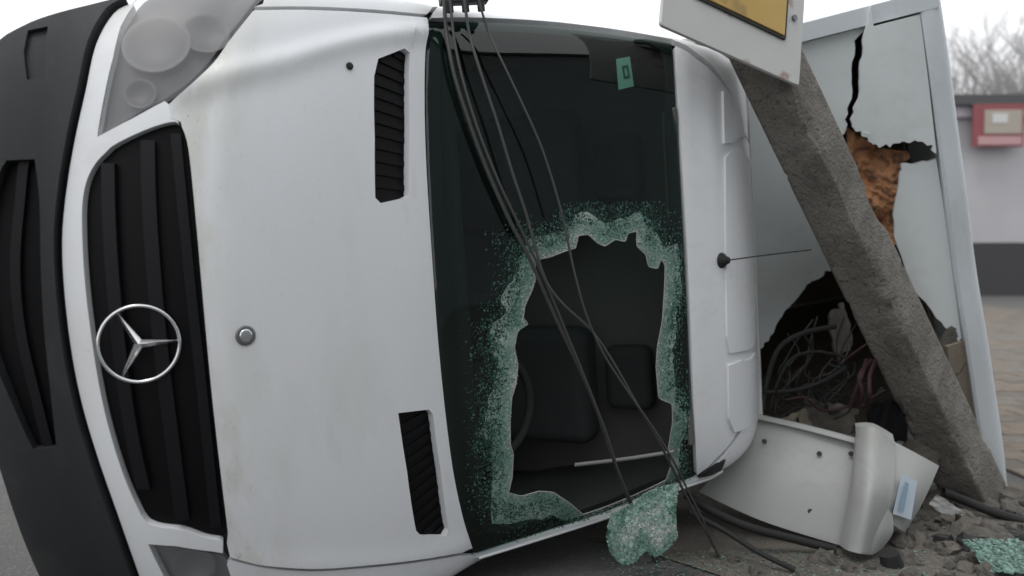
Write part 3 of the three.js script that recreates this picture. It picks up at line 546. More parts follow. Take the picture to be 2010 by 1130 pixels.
// ---------------------------------------------------------------- van: the torn cargo box
const bTR = at(1845, -20, 3.55), bBR = at(1978, 952, 4.05), bL = bTR.distanceTo(bBR);
const bR = bTR.clone().sub(bBR).normalize(), bU0 = V3(Math.cos(0.17), 0, Math.sin(0.17)), bU = bU0.addScaledVector(bR, -bU0.dot(bR)).normalize(), bF = bU.clone().cross(bR);
const cargo = new THREE.Group(); cargo.name = 'cargo_box';
cargo.matrix.makeBasis(bU, bR, bF).setPosition(bBR).premultiply(vanInv); cargo.matrix.decompose(cargo.position, cargo.quaternion, cargo.scale); van.add(cargo); van.updateMatrixWorld(true);
const cargoInv = cargo.matrixWorld.clone().invert();
cargo.userData.label = 'white insulated cargo box with a torn front wall';
const onBox = (px, py, z = 0) => { const o = V3(0, EYE, 0).applyMatrix4(cargoInv), d = rayDir(px, py).transformDirection(cargoInv), k = (z - o.z) / d.z; return [o.x + d.x * k, o.y + d.y * k]; };
function sheet(name, pts, z, thick, m, bulge = null, parent = cargo) {
  const sh = new THREE.Shape(pts.map((p) => new THREE.Vector2(...p)));
  let g = new THREE.ExtrudeGeometry(sh, { depth: thick, bevelEnabled: false, curveSegments: 1 }); g.translate(0, 0, z - thick);
  if (bulge) {
    const P = pts.map((p) => [p[0], p[1]]); let T = THREE.ShapeUtils.triangulateShape(pts.map((p) => new THREE.Vector2(...p)), []); T = refine(P, T, 0.05);
    const pos = [], uv = [], ix = [], n = P.length; for (const k of [0, 1]) for (const [x, y] of P) { pos.push(x, y, z + bulge(x, y) - k * thick); uv.push(x, y); }
    T.forEach(([a, b, c]) => { ix.push(a, b, c, n + a, n + c, n + b); });
    const cnt = new Map(); T.forEach((t) => { for (let k = 0; k < 3; k++) { const a = t[k], b = t[(k + 1) % 3], kk = a < b ? a + '_' + b : b + '_' + a; cnt.set(kk, cnt.has(kk) ? null : [a, b]); } });
    for (const e of cnt.values()) if (e) ix.push(e[0], n + e[0], e[1], e[1], n + e[0], n + e[1]);
    g = new THREE.BufferGeometry(); g.setAttribute('position', new THREE.Float32BufferAttribute(pos, 3)); g.setAttribute('uv', new THREE.Float32BufferAttribute(uv, 2)); g.setIndex(ix); g = toCreasedNormals(g, 0.6);
  }
  return mesh(name, g, m, parent);
}
const jag = (pts, amp, seed) => { const r = rng(seed), out = []; for (let i = 0; i < pts.length - 1; i++) for (let k = 0; k < 4; k++) { const f = k / 4; out.push([pts[i][0] + (pts[i + 1][0] - pts[i][0]) * f + (r() - 0.5) * amp, pts[i][1] + (pts[i + 1][1] - pts[i][1]) * f + (r() - 0.5) * amp]); } out.push(pts[pts.length - 1]); return out; };
const crack = jag([[1702, 14], [1692, 70], [1686, 120], [1682, 180], [1672, 226], [1664, 262], [1640, 300]], 7, 3);
const BX = (arr, z) => arr.map(([x, y]) => onBox(x, y, z));
{
  const dc = onBox(1620, 720);
  sheet('wall_panel', [[-2.25, bL - 0.07], ...BX([[1700, 16]]).map(([x]) => [x, bL - 0.07]), ...BX(crack.map(([x, y]) => [x - 6 - 6 * Math.sin(Math.min(1, Math.max(0, (y - 20) / 230)) * 3.14), y])), ...BX([[1650, 400], [1660, 500]]), ...BX(jag([[1650, 540], [1622, 566], [1596, 580], [1578, 622], [1548, 650], [1526, 694], [1500, 716], [1470, 760], [1420, 800], [1400, 900]], 9, 12)), [-1.0, 0.01], [-2.25, 0.01]], 0, 0.03, M.boxSkin, (x, y) => -0.30 * Math.exp(-((x - dc[0]) ** 2 / 0.16 + (y - dc[1]) ** 2 / 0.30)) - 0.02 * nA((x + 4) * 0.2, y * 0.2, 8, 3)).userData.label = 'grey white wall panel behind the cab roof';
  const seamU = BX([[1806, 22], [1822, 150], [1838, 296]], 0.03), tearB = jag([[1836, 300], [1826, 286], [1790, 276], [1752, 284], [1726, 286], [1706, 276], [1690, 262], [1674, 250]], 8, 5);
  const bul = (x, y) => 0.03 * Math.sin(Math.max(0, Math.min(1, (x - onBox(1680, 150)[0]) / 0.28)) * Math.PI) - 0.01;
  sheet('torn_panel', [[onBox(1708, 20, 0.03)[0], bL - 0.075], [seamU[0][0], bL - 0.075], ...seamU.slice(1), ...BX(tearB, 0.03), ...BX(crack.filter(([, y]) => y < 245).reverse().map(([x, y]) => [x + 4, y]), 0.03)], 0.03, 0.022, M.boxSkin, bul).userData.label = 'upper torn panel with a ragged edge';
  const seamL = BX([[1838, 312], [1852, 400], [1868, 520], [1888, 664]], 0.0), rag = jag([[1884, 668], [1870, 650], [1846, 632], [1800, 580], [1758, 480], [1752, 420], [1762, 360], [1766, 322]], 7, 9);
  sheet('torn_panel', [...seamL, ...BX(rag, 0), ...BX(jag([[1766, 322], [1800, 318], [1838, 312]], 5, 4), 0)], 0.004, 0.022, M.boxSkin, (x, y) => 0.012 * Math.sin(x * 20)).userData.label = 'lower torn panel next to the foam';
  // backing layer and exposed foam
  { // slab of foam core seen through the tear
    const out = BX([[1664, 250], [1690, 268], [1726, 292], [1780, 296], [1790, 312], [1764, 318], [1770, 360], [1764, 420], [1766, 480], [1720, 470], [1690, 380], [1664, 300]], -0.05);
    const P = out.map((p) => p.slice()); let T = THREE.ShapeUtils.triangulateShape(out.map((p) => new THREE.Vector2(...p)), []); T = refine(P, T, 0.008);
    const pos = [], uv = []; for (const [x, y] of P) { const n = nA((x + 3) * 0.6, y * 0.6, 16, 5), m = nC((x + 3) * 0.9, y * 0.9, 40, 3); pos.push(x, y, -0.07 + 0.16 * (n - 0.45) + 0.02 * m); uv.push(x, y); }
    let g = new THREE.BufferGeometry(); g.setAttribute('position', new THREE.Float32BufferAttribute(pos, 3)); g.setAttribute('uv', new THREE.Float32BufferAttribute(uv, 2)); g.setIndex(T.flat()); g.computeVertexNormals(); mesh('insulation_foam', g, M.foam, cargo).userData.label = 'torn orange foam core';
  }
  // corner extrusion down the roof edge of the box, and along its upper side
  const prof = (pts) => { const sh = new THREE.Shape(); sh.moveTo(...pts[0]); pts.slice(1).forEach((p) => sh.lineTo(...p)); return sh; };
  const L0 = onBox(1806, 22, 0.02)[0], L1 = onBox(1900, 740, 0.02)[0];
  { // tapering corner post: section swept from bottom to top
    const pos = [], uv = [], ix = [], rows = 24; const sec = (x0) => { const o = [[x0, -0.05], [x0, 0.022], [x0 + 0.012, 0.030], [x0 + 0.02, 0.030]]; for (let k = 0; k <= 6; k++) { const a = k / 6 * Math.PI / 2; o.push([-0.05 + 0.05 * Math.sin(a), -0.02 + 0.05 * Math.cos(a)]); } o.push([0, -0.12]); return o; };
    for (let j = 0; j <= rows; j++) { const f = j / rows, x0 = L1 + (L0 - L1) * f, y = bL * f, dx = 0.008 * Math.sin(f * 9) * (1 - f); sec(x0).forEach(([x, z], i) => { pos.push(x + dx, y, z + 0.004 * Math.sin(f * 23)); uv.push(i * 0.03, y); if (j < rows && i < 10) { const n = 12, k = j * n + i; ix.push(k, k + 1, k + n, k + 1, k + n + 1, k + n); } }); }
    let g = new THREE.BufferGeometry(); g.setAttribute('position', new THREE.Float32BufferAttribute(pos, 3)); g.setAttribute('uv', new THREE.Float32BufferAttribute(uv, 2)); g.setIndex(ix); g = toCreasedNormals(g, 0.5); mesh('corner_post', g, M.boxAlu, cargo).userData.label = 'pale metal corner post of the box';
  }
  let g = new THREE.ExtrudeGeometry(prof([[0, 0], [0, 0.06], [0.02, 0.075], [0.09, 0.075], [0.09, 0]]), { depth: 2.2, bevelEnabled: false }); g.rotateY(-Math.PI / 2); g.translate(-0.02, bL - 0.065, -0.06); mesh('top_rail', g, M.boxAlu, cargo);
  const BD = 3.0;
  const wall = (n, w, h, d, x, y, z, m) => { const q = bx(w, h, d); q.translate(x, y, z); return mesh(n, q, m, cargo); };
  wall('side_wall', 2.2, 0.05, BD, -1.12, bL - 0.03, -BD / 2 - 0.07, M.boxSkin); wall('side_wall', 2.2, 0.05, BD, -1.12, 0.03, -BD / 2 - 0.07, M.boxSkin);
  wall('roof_wall', 0.05, bL - 0.12, BD, -0.03, bL / 2, -BD / 2 - 0.13, M.boxSkin); wall('rear_wall', 2.1, bL - 0.12, 0.05, -1.12, bL / 2, -BD - 0.05, M.boxSkin); for (const [w, h, d, x, y, z] of [[2.1, 0.012, BD - 0.5, -1.12, bL - 0.075, -BD / 2 - 0.4], [2.1, 0.012, BD - 0.5, -1.12, 0.075, -BD / 2 - 0.4], [0.012, bL - 0.2, BD - 0.5, -0.075, bL / 2, -BD / 2 - 0.4], [2.0, bL - 0.2, 0.012, -1.12, bL / 2, -BD - 0.005]]) wall('plywood_lining', w, h, d, x, y, z, M.wood); wall('load_floor', 0.06, bL - 0.12, BD, -2.22, bL / 2, -BD / 2 - 0.12, M.wood);
}

// ---------------------------------------------------------------- fallen pole, sign, wires
{
  const a = at(1922, 985, 3.95), b = at(1395, -120, 3.02), ax = b.clone().sub(a).normalize(), len = a.distanceTo(b);
  const p = thing('concrete_pole', 'fallen square concrete utility pole leaning across the torn box', 'pole', a);
  const side = ax.clone().cross(V3(0, 0, 1)).normalize(), front = side.clone().cross(ax).normalize(); if (front.z < 0) front.negate();
  const rot = -0.72, A = side.clone().multiplyScalar(Math.cos(rot)).addScaledVector(front, Math.sin(rot)), B = front.clone().multiplyScalar(Math.cos(rot)).addScaledVector(side, -Math.sin(rot));
  const rows = 160, ring = 72, pos = [], uv = [], ix = [];
  for (let j = 0; j <= rows; j++) {
    const f = j / rows, hw = 0.128 - 0.02 * f, hd = 0.092 - 0.012 * f;
    for (let i = 0; i <= ring; i++) {
      const th = i / ring * Math.PI * 2, c = Math.cos(th), s = Math.sin(th), q = 1 / Math.pow(Math.pow(Math.abs(c), 22) + Math.pow(Math.abs(s), 22), 1 / 22);
      const u = i / ring, chip = nA(u, f * 0.999, 20, 5), edge = Math.min(1, Math.max(0, (q - 1.12) / 0.25));
      const k = 1 - edge * sstep(0.5, 0.75, chip) * 0.16 + (chip - 0.5) * 0.03;
      const v = A.clone().multiplyScalar(c * q * hw * k).addScaledVector(B, s * q * hd * k).addScaledVector(ax, f * len);
      pos.push(v.x, v.y, v.z); uv.push(u * 0.75, f * len); if (j < rows && i < ring) { const n = ring + 1, o = j * n + i; ix.push(o, o + 1, o + n, o + 1, o + n + 1, o + n); }
    }
  }
  const n0 = pos.length / 3; pos.push(0, 0, 0); uv.push(0, 0); for (let i = 0; i < ring; i++) ix.push(n0, i + 1, i);
  const g = new THREE.BufferGeometry(); g.setAttribute('position', new THREE.Float32BufferAttribute(pos, 3)); g.setAttribute('uv', new THREE.Float32BufferAttribute(uv, 2)); g.setIndex(ix); g.computeVertexNormals();
  mesh('shaft', g, M.concrete, p);
  // reinforcing bars poking out of the broken foot
  const rnd = rng(5);
  for (let i = 0; i < 4; i++) { const s0 = A.clone().multiplyScalar((i % 2 ? 1 : -1) * 0.07).addScaledVector(B, (i > 1 ? 1 : -1) * 0.05), e = s0.clone().addScaledVector(ax, -0.10 - rnd() * 0.08).addScaledVector(A, (rnd() - 0.5) * 0.12); mesh('reinforcing_bar', tube([s0.clone().addScaledVector(ax, 0.05), s0.clone().addScaledVector(ax, -0.03), e], 0.006, 10, 6), M.steel, p); }
}
{
  const c = at(1568, 167, 3.05), l = at(1298, 48, 2.72), ex = c.clone().sub(l), S = ex.length(); ex.normalize();
  let up = at(1592, 0, 3.12).sub(c); up.addScaledVector(ex, -up.dot(ex)).normalize(); const n = ex.clone().cross(up);
  const s = thing('road_sign', 'square white road sign with a yellow field above the cab roof', 'sign', l);
  s.quaternion.setFromRotationMatrix(new THREE.Matrix4().makeBasis(ex, up, n)); s.updateMatrixWorld(true);
  const rr = (x0, y0, x1, y1, r) => { const q = new THREE.Shape(); q.moveTo(x0 + r, y0); q.lineTo(x1 - r, y0); q.quadraticCurveTo(x1, y0, x1, y0 + r); q.lineTo(x1, y1 - r); q.quadraticCurveTo(x1, y1, x1 - r, y1); q.lineTo(x0 + r, y1); q.quadraticCurveTo(x0, y1, x0, y1 - r); q.lineTo(x0, y0 + r); q.quadraticCurveTo(x0, y0, x0 + r, y0); return q; };
  const ext = (sh, d, z) => { const g = new THREE.ExtrudeGeometry(sh, { depth: d, bevelEnabled: true, bevelSize: 0.002, bevelThickness: 0.002, bevelSegments: 1 }); g.translate(0, 0, z); return g; };
  mesh('sign_plate', ext(rr(0, 0, S, S, 0.012), 0.010, -0.012), M.signWhite, s);
  const q = 0.125;
  mesh('black_border', ext(rr(q - 0.012, q + 0.013, S - q + 0.036, S - q + 0.012, 0.008), 0.002, 0.003), M.signBlack, s);
  mesh('yellow_field', ext(rr(q, q + 0.025, S - q + 0.024, S - q, 0.006), 0.003, 0.006), M.signYellow, s);
  const bolt = new THREE.CylinderGeometry(0.011, 0.011, 0.01, 10); bolt.rotateX(Math.PI / 2); bolt.translate(S - 0.05, 0.235, 0.004); mesh('bolt', bolt, M.dullMetal, s);
  const br = bx(0.05, 0.5, 0.03, 0.004); br.translate(S * 0.7, S * 0.5, -0.035); mesh('mounting_strap', br, M.steel, s);
}
const barDepth = skinDepth(900, 40) - 0.04;
{
  const a = at(862, -6, barDepth), b = at(956, -10, barDepth + 0.03), g = bx(a.distanceTo(b), 0.05, 0.05, 0.004), arm = thing('steel_bracket', 'dark steel wire bracket resting on the upper windscreen pillar', 'bracket', a.clone().lerp(b, 0.5));
  arm.quaternion.setFromUnitVectors(V3(1, 0, 0), b.clone().sub(a).normalize()); mesh('bar', g, M.steel, arm);
  for (const x of [-0.05, 0.0, 0.05]) { const c = new THREE.CylinderGeometry(0.012, 0.012, 0.05, 12); c.translate(x, -0.03, 0.02); mesh('clamp', c, M.steel, arm); }
}
{
  const wires = [
    [[[872, 0], [876, 60], [890, 140], [918, 230], [955, 330], [1000, 432], [1042, 512], [1066, 568], [1098, 640], [1134, 716], [1172, 806], [1204, 900], [1236, 985], [1262, 1050], [1290, 1112]], 0.0062, 'thick grey cable from the bracket to the hanging glass slab'],
    [[[884, 0], [892, 80], [912, 170], [944, 270], [985, 370], [1024, 452], [1056, 520], [1082, 580], [1118, 668], [1152, 752], [1190, 850], [1214, 925], [1246, 1000], [1274, 1062], [1302, 1118]], 0.0044, 'thin cable running close beside the thickest cable'],
    [[[912, 0], [922, 70], [946, 150], [976, 240], [1006, 340], [1034, 424], [1056, 505], [1076, 560], [1112, 604], [1160, 648], [1204, 712], [1248, 790], [1294, 868], [1332, 944], [1366, 1010], [1398, 1066], [1424, 1116]], 0.0048, 'cable that kinks sideways inside the windscreen hole'],
    [[[940, 0], [958, 60], [992, 134], [1030, 214], [1064, 292], [1092, 380], [1110, 450], [1124, 520], [1142, 590], [1160, 642], [1190, 704], [1236, 774], [1286, 846], [1326, 912], [1350, 962], [1384, 1030], [1420, 1118]], 0.0038, 'thin pale cable hanging straightest across the windscreen'],
  ];
  wires.forEach(([pts, r, label], k) => {
    const sm2 = smooth(pts, 2), n = sm2.length;
    const P = sm2.map(([x, y], i) => { const yy = Math.min(930, Math.max(60, y)); let z = skinDepth(Math.min(1340, Math.max(870, x)), yy) - 0.035 - 0.015 * k; if (y > 930) z += (y - 930) / 190 * 0.14; return at(x, y, z); });
    const last = P[n - 1].clone(); last.y = 0.008; P.push(last);
    tag(mesh('power_cable', tube(P, r, 120, 7), M.cable), label, 'cable', 'cables over the windscreen');
  });
}

// ---------------------------------------------------------------- ground, paving, building, trees
{
  const g = new THREE.PlaneGeometry(240, 240, 1, 1); g.rotateX(-Math.PI / 2); const p = g.attributes.position, uv = g.attributes.uv; for (let i = 0; i < p.count; i++) uv.setXY(i, p.getX(i), p.getZ(i));
  struct(mesh('ground', g, M.asphalt));
  // soil and crushed rubble bed by the box
  const sh = new THREE.Shape(jag([[1.0, 2.7], [1.6, 2.4], [2.3, 2.6], [2.6, 3.4], [2.45, 4.5], [1.6, 4.7], [0.6, 4.3], [0.3, 3.4], [1.0, 2.7]], 0.15, 8).map(([x, z]) => new THREE.Vector2(x, z)));
  const sg = new THREE.ShapeGeometry(sh); sg.rotateX(-Math.PI / 2); sg.translate(0, 0.006, 0); struct(mesh('soil_patch', sg, M.soil));
}
{
  const X0 = 2.55, X1 = 9.5, ZN = -4.2, ZF = -20.2;
  const bed = new THREE.BoxGeometry(X1 - X0, 0.05, ZN - ZF); bed.translate((X0 + X1) / 2, -0.012, (ZN + ZF) / 2); 
  const pav = struct(mesh('pavement', bed, M.paveBed));
  const rnd = rng(77), geos = [0, 1, 2].map((k) => { const g = bx(0.292, 0.06, 0.192, 0.006), uv = g.attributes.uv; for (let i = 0; i < uv.count; i++) uv.setXY(i, uv.getX(i) * 0.3 + k * 0.37, uv.getY(i) * 0.2 + k * 0.21); return g; });
  const mats = [M.pave, M.pave.clone(), M.pave.clone()]; mats[1].color = lin(0.86, 0.84, 0.82); mats[2].color = lin(1.06, 0.98, 0.9);
  let n = 0; const far = [];
  for (let j = 0; j < 78; j++) for (let i = 0; i < 22; i++) {
    const z = ZN - 0.1 - j * 0.2, x = X0 + 0.15 + i * 0.3 + (j % 2 ? 0.15 : 0); if (x > X1) continue;
    const px = x / -z; const y = -0.012 + (rnd() - 0.5) * 0.006, k = Math.floor(rnd() * 3), mk = Math.floor(rnd() * 3);
    if (px > 0.53 && px < 0.68 && n < 290) { n++; const s = mesh('paving_slab', geos[k], mats[mk], pav); s.position.set(x, y, z); s.rotation.set((rnd() - 0.5) * 0.01, 0, (rnd() - 0.5) * 0.01); }
    else { const g = geos[k].clone(); g.translate(x, y, z); far.push(g); }
  }
  stuff(mesh('paving_field', mergeGeometries(far), M.pave, pav));
}
{
  const W0 = at(1700, 580, 20.7); W0.y = 0; const b = thing('white_building', 'low white building with a dark plinth beyond the paving', 'building', V3(13, 0, -20.8)); b.rotation.y = -0.045;
  const add = (n, w, h, d, x, y, z, m, par = b) => { const g = bx(w, h, d); const uv = g.attributes.uv; for (let i = 0; i < uv.count; i++) uv.setXY(i, uv.getX(i) * w, uv.getY(i) * h); g.translate(x, y, z); return mesh(n, g, m, par); };
  add('wall', 14, 3.3, 6, 0, 2.9, -3, M.plaster); add('plinth', 14.1, 1.28, 6.1, 0, 0.64, -3, M.plinth); add('fascia', 14.3, 0.26, 6.3, 0, 4.40, -3, M.fascia); add('roof', 14.6, 0.24, 6.6, 0, 4.66, -3, M.roofEdge);
  const c = at(1958, 246, 20.4), s = thing('notice_board', 'red framed notice board on the white building', 'board', V3(c.x, c.y - 0.5, c.z)); s.rotation.y = -0.045;
  add('board_frame', 1.16, 1.0, 0.06, 0, 0.5, 0, M.red, s); add('board_sheet', 0.86, 0.56, 0.02, 0.10, 0.58, 0.045, M.beige, s); add('board_strip', 1.0, 0.2, 0.02, 0.03, 0.14, 0.045, M.pink, s); add('poster', 0.35, 0.22, 0.01, 0.02, 0.66, 0.062, M.paintPlain, s);
}
function bareTree(pos, hgt, seed, label) {
  const t = thing('bare_tree', label, 'tree', pos, 'bare trees behind the white building'), rnd = rng(seed), trunk = [], crown = [];
  const limb = (p, d, len, r, lev) => {
    const pts = [p.clone()], dir = d.clone(); let q = p.clone(); for (let i = 0; i < 4; i++) { dir.add(V3((rnd() - 0.5) * 0.35, (rnd() - 0.35) * 0.25, (rnd() - 0.5) * 0.35)).normalize(); q = q.clone().addScaledVector(dir, len / 4); pts.push(q); }
    const seg = lev < 2 ? 6 : 4; const g = new THREE.TubeGeometry(new THREE.CatmullRomCurve3(pts), seg, r, lev < 2 ? 6 : 3, false); const P = g.attributes.position, rad = (lev < 2 ? 6 : 3) + 1;
    for (let i = 0; i < P.count; i++) { const f = Math.floor(i / rad) / seg, c = new THREE.CatmullRomCurve3(pts).getPointAt(f), v = V3().fromBufferAttribute(P, i).sub(c).multiplyScalar(1 - 0.5 * f).add(c); P.setXYZ(i, v.x, v.y, v.z); }
    (lev === 0 ? trunk : crown).push(g);
    if (lev < 4) { const n = lev === 0 ? 9 : 5; for (let i = 0; i < n; i++) { const f = 0.35 + 0.65 * (i + rnd()) / n, b = new THREE.CatmullRomCurve3(pts).getPointAt(Math.min(1, f)), a = rnd() * 6.283, sp = 0.5 + rnd() * 0.5; limb(b, dir.clone().multiplyScalar(0.7).add(V3(Math.cos(a) * sp, 0.25, Math.sin(a) * sp)).normalize(), len * (0.5 + rnd() * 0.2), r * 0.45, lev + 1); } }
  };
  limb(V3(0, 0, 0), V3(0, 1, 0), hgt * 0.55, hgt * 0.017, 0);
  mesh('trunk', mergeGeometries(trunk), M.hazedBark, t); mesh('crown', mergeGeometries(crown), M.hazedBark, t);
}
for (const [px, z, h, s, l] of [[1905, 31, 9.2, 3, 'bare grey tree behind the notice board end of the building'], [1965, 33, 10.4, 8, 'tallest bare grey tree rising over the roof'], [2030, 30, 9.0, 12, 'bare grey tree behind the far roof end']]) { const p = at(px, 486, z); p.y = 0; bareTree(p, h, s, l); }
{ // the grey block across the road, behind the photographer: the windscreen mirrors its wall and roofline
  const dir = V3(0.78, 0, 0.62).normalize(), b = thing('grey_block', 'grey rendered block across the road, mirrored in the windscreen', 'building', dir.clone().multiplyScalar(9)); b.rotation.y = Math.atan2(-dir.x, -dir.z);
  const g = bx(19, 10.6, 4); const uv = g.attributes.uv; for (let i = 0; i < uv.count; i++) uv.setXY(i, uv.getX(i) * 19, uv.getY(i) * 10.6); g.translate(0, 5.3, -2); mesh('wall', g, M.greyRender, b); const r = bx(19.6, 0.3, 4.6); r.translate(0, 10.75, -2); mesh('roof', r, M.roofEdge, b);
}

// ---------------------------------------------------------------- wreckage on the ground
function loft(cols, nu, nv, thick) {                                 // columns of [px, py, depth] control points to a thick curved sheet in the world
  const C = cols.map((c) => smooth(c, nv)), m = C[0].length, rows = []; for (let b = 0; b < m; b++) rows.push(smooth(C.map((c) => c[b]), nu));
  const n = rows[0].length, P = (a, b) => { const r = rows[b][a]; return at(r[0], r[1], r[2]); }, pos = [], uv = [], ix = [];
  const T = V3(0, 0, -thick);
  for (const k of [0, 1]) for (let a = 0; a < n; a++) for (let b = 0; b < m; b++) { const p = P(a, b); if (k) p.add(T); pos.push(p.x, p.y, p.z); uv.push(p.x, p.y); }
  const N = n * m, q = (i, j, k, l) => ix.push(i, j, k, j, l, k);
  for (let a = 0; a < n - 1; a++) for (let b = 0; b < m - 1; b++) { const k = a * m + b; q(k, k + 1, k + m, k + m + 1); q(N + k + 1, N + k, N + k + m + 1, N + k + m); }
  for (let a = 0; a < n - 1; a++) for (const b of [0, m - 1]) { const k = a * m + b; q(k, k + m, N + k, N + k + m); }
  for (let b = 0; b < m - 1; b++) for (const a of [0, n - 1]) { const k = a * m + b; q(k, k + 1, N + k, N + k + 1); }
  let g = new THREE.BufferGeometry(); g.setAttribute('position', new THREE.Float32BufferAttribute(pos, 3)); g.setAttribute('uv', new THREE.Float32BufferAttribute(uv, 2)); g.setIndex(ix); return toCreasedNormals(g, 0.7);
}
{
  const f = thing('torn_fairing', 'torn white plastic fairing with a pale blue sticker on the ground', 'fairing', onGround(1690, 1086));
  const part = (n, g, m) => mesh(n, toLocal(g, f), m, f);
  part('shell', loft([[[1478, 820, 3.62], [1430, 895, 3.55], [1372, 965, 3.52]], [[1576, 840, 3.50], [1540, 930, 3.40], [1496, 1022, 3.38]], [[1690, 868, 3.44], [1676, 964, 3.32], [1656, 1072, 3.28]], [[1712, 876, 3.44], [1702, 968, 3.32], [1684, 1078, 3.28]]], 8, 8, 0.012), M.fairing);
  part('rim', loft([[[1480, 812, 3.60], [1478, 820, 3.585]], [[1580, 834, 3.48], [1578, 843, 3.465]], [[1680, 860, 3.41], [1680, 870, 3.40]]], 8, 2, 0.03), M.fairing);
  part('ridge', loft([[[1682, 842, 3.44], [1670, 955, 3.28], [1648, 1070, 3.24]], [[1686, 838, 3.38], [1680, 958, 3.19], [1664, 1080, 3.15]], [[1716, 840, 3.33], [1712, 960, 3.13], [1694, 1086, 3.12]], [[1756, 866, 3.42], [1752, 968, 3.22], [1722, 1080, 3.20]]], 6, 8, 0.012), M.fairing);
  part('ridge_cap', loft([[[1682, 832, 3.44], [1684, 852, 3.36]], [[1716, 832, 3.42], [1716, 858, 3.32]], [[1752, 852, 3.46], [1756, 872, 3.40]]], 5, 3, 0.02), M.fairing);
  part('wing', loft([[[1750, 864, 3.43], [1738, 960, 3.26], [1716, 1000, 3.22]], [[1796, 888, 3.46], [1786, 972, 3.32], [1762, 1036, 3.28]], [[1843, 914, 3.52], [1812, 984, 3.42], [1776, 1044, 3.36]]], 6, 6, 0.012), M.fairing);
  part('foot', loft([[[1700, 1000, 3.18], [1690, 1046, 3.16], [1682, 1086, 3.14]], [[1738, 996, 3.19], [1726, 1044, 3.16], [1712, 1088, 3.16]], [[1752, 1012, 3.22], [1752, 1046, 3.21], [1732, 1076, 3.21]]], 5, 6, 0.012), M.fairing);
  const st = part('sticker', loft([[[1770, 930, 3.30], [1752, 1008, 3.235]], [[1800, 944, 3.345], [1788, 1020, 3.295]]], 3, 3, 0.002), M.label);
  part('sticker_print', loft([[[1777, 945, 3.285], [1765, 1000, 3.245]], [[1784, 949, 3.29], [1773, 1006, 3.255]]], 2, 3, 0.002), M.labelInk);
  for (const [x, y, z] of [[1608, 890, 3.405], [1590, 1003, 3.335], [1670, 890, 3.39], [1500, 866, 3.50]]) { const g = new THREE.CylinderGeometry(0.010, 0.010, 0.006, 14); g.rotateX(Math.PI / 2); const c = at(x, y, z); g.translate(c.x, c.y, c.z); part('rivet_hole', g, M.plinth); }
}
const hoseThing = (name, pts, r, m, label, cat, group) => { const P = pts.map(([x, y, z]) => at(x, y, z)); return tag(mesh(name, tube(P, r, pts.length * 8, 8), m), label, cat, group); };
hoseThing('rubber_hose', [[1496, 805, 3.62], [1506, 745, 3.64], [1530, 682, 3.66], [1575, 654, 3.68], [1640, 640, 3.70]], 0.011, M.rubber, 'black hose arching up from the fairing to the pole', 'hose');
hoseThing('rubber_hose', [[1512, 800, 3.68], [1526, 752, 3.70], [1552, 705, 3.72], [1600, 690, 3.74], [1660, 700, 3.72]], 0.007, M.rubber, 'thinner black hose inside the larger hose arch', 'hose');
hoseThing('rubber_hose', [[1500, 770, 3.62], [1560, 765, 3.64], [1610, 750, 3.66], [1660, 722, 3.7]], 0.009, M.rubber, 'black hose lying level above the fairing rim', 'hose');
[[0, 'straightest strand of the dark red cable bundle'], [1, 'strand of the dark red cable bundle that bends most'], [2, 'strand of the dark red cable bundle next to the pole']].forEach(([k, l]) => hoseThing('red_cable', [[1668 + k * 16, 800, 3.62], [1678 + k * 14, 770, 3.58 - 0.02 * k], [1690 + k * 8 - (k === 1 ? 12 : 0), 740, 3.56], [1700 + k * 9, 706, 3.62]], 0.009, M.redCable, l, 'cable', 'red cables'));
hoseThing('trim_strip', [[1345, 970, 3.30], [1400, 1004, 3.26], [1470, 1034, 3.24], [1560, 1058, 3.24], [1640, 1078, 3.22]], 0.016, M.rubber, 'black rubber trim strip curving under the fairing', 'trim');
hoseThing('trim_strip', [[1352, 1004, 3.22], [1420, 1040, 3.18], [1490, 1084, 3.1], [1560, 1118, 3.04]], 0.010, M.rubber, 'thin black trim strip in front of the fairing', 'trim');
hoseThing('trim_strip', [[1770, 1046, 3.5], [1840, 1050, 3.5], [1900, 1035, 3.6], [1960, 1040, 3.55], [2030, 1060, 3.4]], 0.010, M.rubber, 'thin black strip on the rubble behind the fairing foot', 'trim');
hoseThing('trim_strip', [[1850, 965, 3.7], [1900, 985, 3.7], [1950, 1005, 3.66], [2030, 1030, 3.6]], 0.020, M.rubber, 'wide black strip at the foot of the pole', 'trim');
